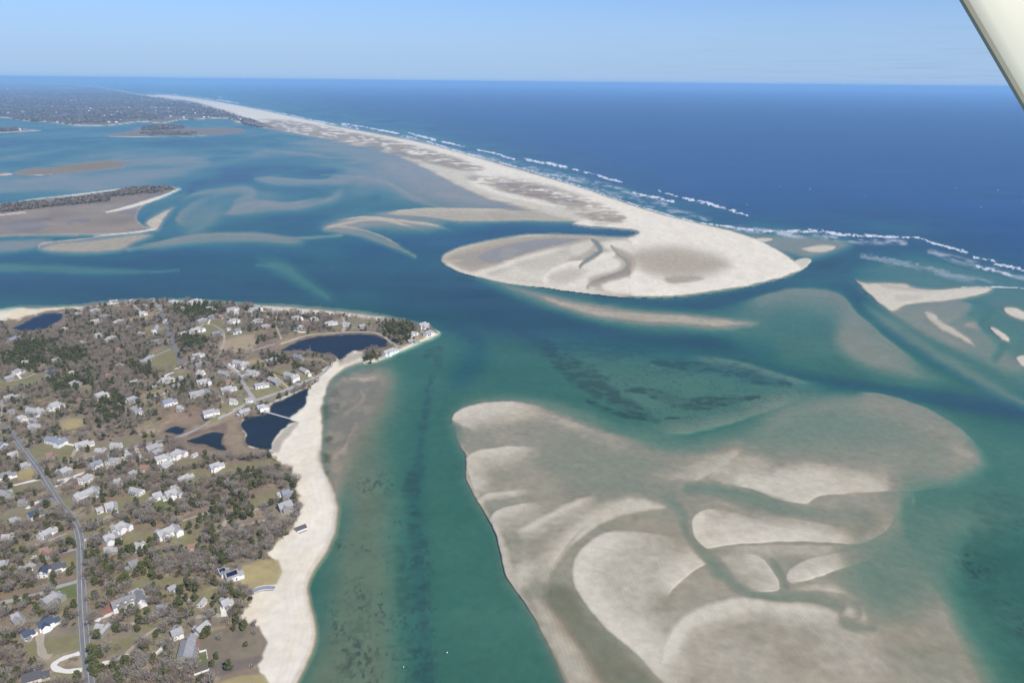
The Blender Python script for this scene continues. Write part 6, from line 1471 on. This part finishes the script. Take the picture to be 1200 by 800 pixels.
for side in (0, 1):
    for s in LR: v = s[side]; q.box(v.x - .12, v.x + .12, v.y - .12, v.y + .12, -1.5, 2.1)
    r_.tube([tuple(s[side] + Vector((0, 0, 1.15))) for s in LR], .12, 4); r_.tube([tuple(s[side] + Vector((0, 0, .7))) for s in LR], .06, 4)
link('deck', b.mesh('deck', [simple('grey blue deck', (.25, .26, .29), .9, .15, 2)]), t); link('posts', q.mesh('posts', [WHITE]), t); link('handrail', r_.mesh('handrail', [WHITE]), t)
# swimming pool beside the mansion
p0 = spot(168.5, 704); t = thing('swimming_pool', 'blue swimming pool on a pale terrace beside the brick court mansion', 'pool', p0, .5)
b = MB(); b.box(-6.5, 6.5, -5, 5, -.5, .16); link('terrace', b.mesh('terrace', [simple('terrace stone', (.45, .42, .38), .9, .1, 1)]), t)
b = MB(); b.box(-4, 4, -2.6, 2.6, -.3, .17); link('water', b.mesh('water', [simple('pool water', (.01, .10, .20), .1, .1, .6, .5)]), t)
b = MB()
for x0, x1, y0, y1 in ((-4.4, 4.4, -3, -2.6), (-4.4, 4.4, 2.6, 3), (-4.4, -4, -2.6, 2.6), (4, 4.4, -2.6, 2.6)): b.box(x0, x1, y0, y1, -.2, .24)
link('coping', b.mesh('coping', [WHITE]), t)
# tennis court
p0 = spot(336, 386); t = thing('tennis_court', 'fenced green tennis court in the brown scrub near the north beach', 'tennis court', p0, math.atan2(1, 2.2))
b = MB(); b.box(-17, 17, -9, 9, -.6, .15); link('surface', b.mesh('surface', [simple('court green', (.075, .14, .11), .9, .08, .5)]), t)
b = MB()
for y in (-5.5, -4.1, 4.1, 5.5): b.box(-11.9, 11.9, y - .06, y + .06, .152, .158)
for x in (-11.9, -6.4, 6.4, 11.9): b.box(x - .06, x + .06, -5.4, 5.4, .160, .166)
link('lines', b.mesh('lines', [WHITE]), t)
b = MB(); b.box(-.03, .03, -6, 6, .2, 1.1); link('net', b.mesh('net', [simple('net', (.3, .3, .3), .9)]), t)
b = MB()
for i in range(12):
    for s in (-1, 1): b.box(-17 + i * 34 / 11 - .05, -17 + i * 34 / 11 + .05, s * 9 - .05, s * 9 + .05, -.3, 3)
for s in (-1, 1):
    for z in (1.5, 3): b.box(-17, 17, s * 9 - .03, s * 9 + .03, z - .04, z + .04); b.box(s * 17 - .03, s * 17 + .03, -9, 9, z - .04, z + .04)
link('fence', b.mesh('fence', [simple('fence wire', (.12, .14, .12), .8)]), t)
# flagpoles
for (fx, fy, lab) in ((364, 414, 'white flagpole on the south bank of the round pond'), (191, 368, 'thin white flagpole by the upper road end')):
    p0 = spot(fx, fy); t = thing('flagpole', lab, 'flagpole', p0)
    b = MB(); b.tube([(0, 0, -.4), (0, 0, 6), (0, 0, 13)], [.14, .11, .06], 8); link('pole', b.mesh('pole', [WHITE]), t); b = MB(); b.tube([(0, 0, 13), (0, 0, 13.15), (0, 0, 13.3)], [.14, .18, .05], 8); link('finial', b.mesh('finial', [WHITE]), t); b = MB(); b.box(-.4, .4, -.4, .4, -.4, .15); link('base', b.mesh('base', [WOOD]), t)
# utility poles beside the road
for (ux, uy, lab) in ((100.5, 688, 'wooden utility pole beside the road opposite the black roofed house'), (99, 648, 'wooden utility pole at the road by the sunny drive'), (66, 572, 'wooden utility pole at the shell drive mouth'), (38, 528, 'wooden utility pole beside the upper straight of the road'), (104, 740, 'wooden utility pole by the road below the mansion')):
    p0 = spot(ux, uy); t = thing('utility_pole', lab, 'utility pole', p0, .2, 'utility poles along the road')
    b = MB(); b.tube([(0, 0, -1), (0, 0, 10.5)], [.17, .12], 6); link('pole', b.mesh('pole', [WOOD]), t); b = MB(); b.box(-1.2, 1.2, -.07, .07, 9.6, 9.8); link('crossarm', b.mesh('crossarm', [WOOD]), t)
    b = MB()
    for u in (-1.0, -.4, .4, 1.0): b.tube([(u, 0, 9.8), (u, 0, 10.05)], .07, 6)
    link('insulators', b.mesh('insulators', [simple('insulator', (.5, .5, .48), .4)]), t)
# parked cars
RUB = simple('tyre rubber', (.03, .03, .03), .9); RIM = simple('wheel rim', (.5, .5, .5), .4, .05, 1, .5)
def car(px, py, rz, col, label):
    t = thing('parked_car', label, 'car', spot(px, py), rz, 'parked cars'); pm = simple('car paint', col, .3, .03, 1, .5)
    b = MB(); prof = [(-2.25, .45), (-2.3, .75), (-2.2, .98), (-1.3, 1.05), (1.0, 1.03), (2.05, .88), (2.3, .7), (2.28, .42)]; n = len(prof)
    b.add([(x, -.9, z) for x, z in prof] + [(x, .9, z) for x, z in prof], [tuple(range(n - 1, -1, -1)), tuple(range(n, 2 * n))] + [(i, (i + 1) % n, (i + 1) % n + n, i + n) for i in range(n)]); link('body', b.mesh('body', [pm]), t)
    b = MB(); pr = [(-1.9, 1.03), (-1.5, 1.58), (.2, 1.6), (1.05, 1.03)]
    b.add([(x, -.82, z) for x, z in pr] + [(x * .93, .82, z) for x, z in pr], [(3, 2, 1, 0), (4, 5, 6, 7)] + [(i, (i + 1) % 4, (i + 1) % 4 + 4, i + 4) for i in range(4)]); gl = link('windows', b.mesh('windows', [GLASS]), t)
    b = MB(); b.box(-1.5, .25, -.78, .78, 1.57, 1.64); link('roof', b.mesh('roof', [pm]), t)
    for x in (-1.4, 1.4):
        for s in (-1, 1):
            b = MB(); b.tube([(x, s * .72, .34), (x, s * .93, .34)], .34, 14); wq = link('wheel', b.mesh('wheel', [RUB]), t); b = MB(); b.tube([(x, s * .9, .34), (x, s * .95, .34)], .2, 10); link('rim', b.mesh('rim', [RIM]), wq)
car(58, 738, .4, (.78, .78, .76), 'white car parked beside the tan drive below the knoll house')
car(40, 653, 1.2, (.70, .71, .72), 'pale car parked by the brown roofed house')
tones = [((.72, .73, .74), 'pale'), ((.06, .07, .09), 'dark'), ((.30, .31, .33), 'grey'), ((.78, .78, .76), 'white'), ((.10, .13, .20), 'blue')]
for i, (dx_, dy_, an, ref) in enumerate(DRIVES[::4]):
    cl_, tn = tones[i % 5]; car(dx_, dy_, an + .1, cl_, ' '.join(f'{tn} car parked on the drive of {ref}'.split()[:16]))
# mooring buoys
for (ux, uy, r, lab) in ((524, 764, .5, 'white mooring buoy in the green channel'), (473, 781, .4, 'small white mooring buoy near the dark weed band')):
    p0 = at(ux, uy, 0); t = thing('buoy', lab, 'buoy', tuple(p0)); b = MB(); b.tube([(0, 0, -r * .7), (0, 0, -r * .3), (0, 0, r * .3), (0, 0, r * .8), (0, 0, r)], [r * .6, r * .95, r, r * .6, r * .15], 12); link('float', b.mesh('float', [WHITE]), t)
    b = MB(); b.tube([(0, 0, r), (0, 0, r * 1.5)], .06, 6); link('ring', b.mesh('ring', [RIM]), t)
# water tower on the far shore
p0 = at(9, 105.6, 6); t = thing('water_tower', 'white water tower rising above the far hazy woods', 'water tower', (p0[0], p0[1], 8)); b = MB(); b.tube([(0, 0, 24), (0, 0, 30), (0, 0, 42), (0, 0, 50), (0, 0, 53)], [5, 15, 19, 13, 2], 20); link('tank', b.mesh('tank', [WHITE]), t); b = MB(); b.tube([(0, 0, -8), (0, 0, 25)], [6, 4.5], 14); link('stem', b.mesh('stem', [WHITE]), t)
# far town: pale specks of houses
hb, rb = MB(), MB(); gable(hb, rb, 0, 0, 22, 14, 8, .7); FHW = hb.mesh('wall', [MWALL['W']]); FHR = rb.mesh('roof', [MROOF['l']])
FHR2 = FHR.copy(); FHR2.materials.clear(); FHR2.materials.append(MROOF['m'])
spots_ = [(10, 133, 1.6), (27, 132.5, 2.2), (36, 138, 1), (45, 135, 1), (23, 153, 1.6), (28, 153.5, 1.2)]
rr_ = random.Random(5)
for i in range(52): spots_.append((rr_.uniform(60, 285), 0, rr_.uniform(.8, 1.5)))
for i, (hx, hy, s) in enumerate(spots_):
    if hy == 0:
        lo_ = 122 + max(0, hx - 150) * .07; hi_ = 141 - max(0, 60 - hx) * .04 if hx > 150 else 145; hy = rr_.uniform(lo_, hi_)
    z = hgt(hx, hy)
    if z < 1: continue
    p0 = at(hx, hy, z); t = thing('distant_house', 'tiny pale house far off among the woods of the far shore' if i > 3 else ['pale house on the far shore at the left edge', 'broad white building on the far shore', 'white house by the far cove', 'white house above the far cove'][i], 'house', (p0[0], p0[1], z + 3), rr_.uniform(-.5, .5), 'distant houses of the far shore'); s *= .62; t.scale = (s, s, s * 1.2); link('wall', FHW, t); link('roof', FHR if rr_.random() < .6 else FHR2, t)
# ------------------------------------------------------------------ the aeroplane's wing strut, out of the window
def near(px, py, d): return Vector(CAM + (FWD + RGT * (px - 600) / FOC - UPV * (py - 400) / FOC) * d)
A_, B_ = near(1127, 0, 1.9), near(1200, 125, 1.9)
ax_ = (B_ - A_).normalized(); mid = (A_ + B_) / 2; inw = Vector(RGT) - ax_ * ax_.dot(Vector(RGT)); inw.normalize(); up_ = ax_.cross(inw).normalized()
CH, TH = .50, .022; Lh = 2.6
t = thing('wing_strut', 'cream painted aircraft wing strut with a dark edge in the top corner', 'aircraft strut', mid)
prof = []
for i in range(24):
    a = 2 * math.pi * i / 24; u = CH / 2 - CH / 2 * math.cos(a); v = TH * math.sin(a) * (1 - .45 * u / CH); prof.append((u, v))
b = MB()
for s in (-Lh, Lh):
    for u, v in prof: b.v.append(tuple(ax_ * s + inw * (u + .004) + up_ * v))
n = len(prof); b.f = [(i, (i + 1) % n, (i + 1) % n + n, i + n) for i in range(n)] + [tuple(range(n - 1, -1, -1)), tuple(range(n, 2 * n))]; b.m = [0] * len(b.f)
me = b.mesh('fairing', [simple('cream aircraft paint', (.52, .50, .37), .5, .03, 4, .4)]); me.polygons.foreach_set('use_smooth', [True] * (len(me.polygons) - 2) + [False] * 2); link('fairing', me, t)
b = MB()
for s in (-Lh, Lh):
    for u, v in ((-.002, -.006), (-.002, .006), (.006, .009), (.006, -.009)): b.v.append(tuple(ax_ * s + inw * u + up_ * v))
b.f = [(0, 1, 5, 4), (1, 2, 6, 5), (2, 3, 7, 6), (3, 0, 4, 7), (3, 2, 1, 0), (4, 5, 6, 7)]; b.m = [0] * 6
link('edge_seal', b.mesh('edge_seal', [simple('dark edge seal', (.32, .29, .19), .7, .1, 5)]), t)
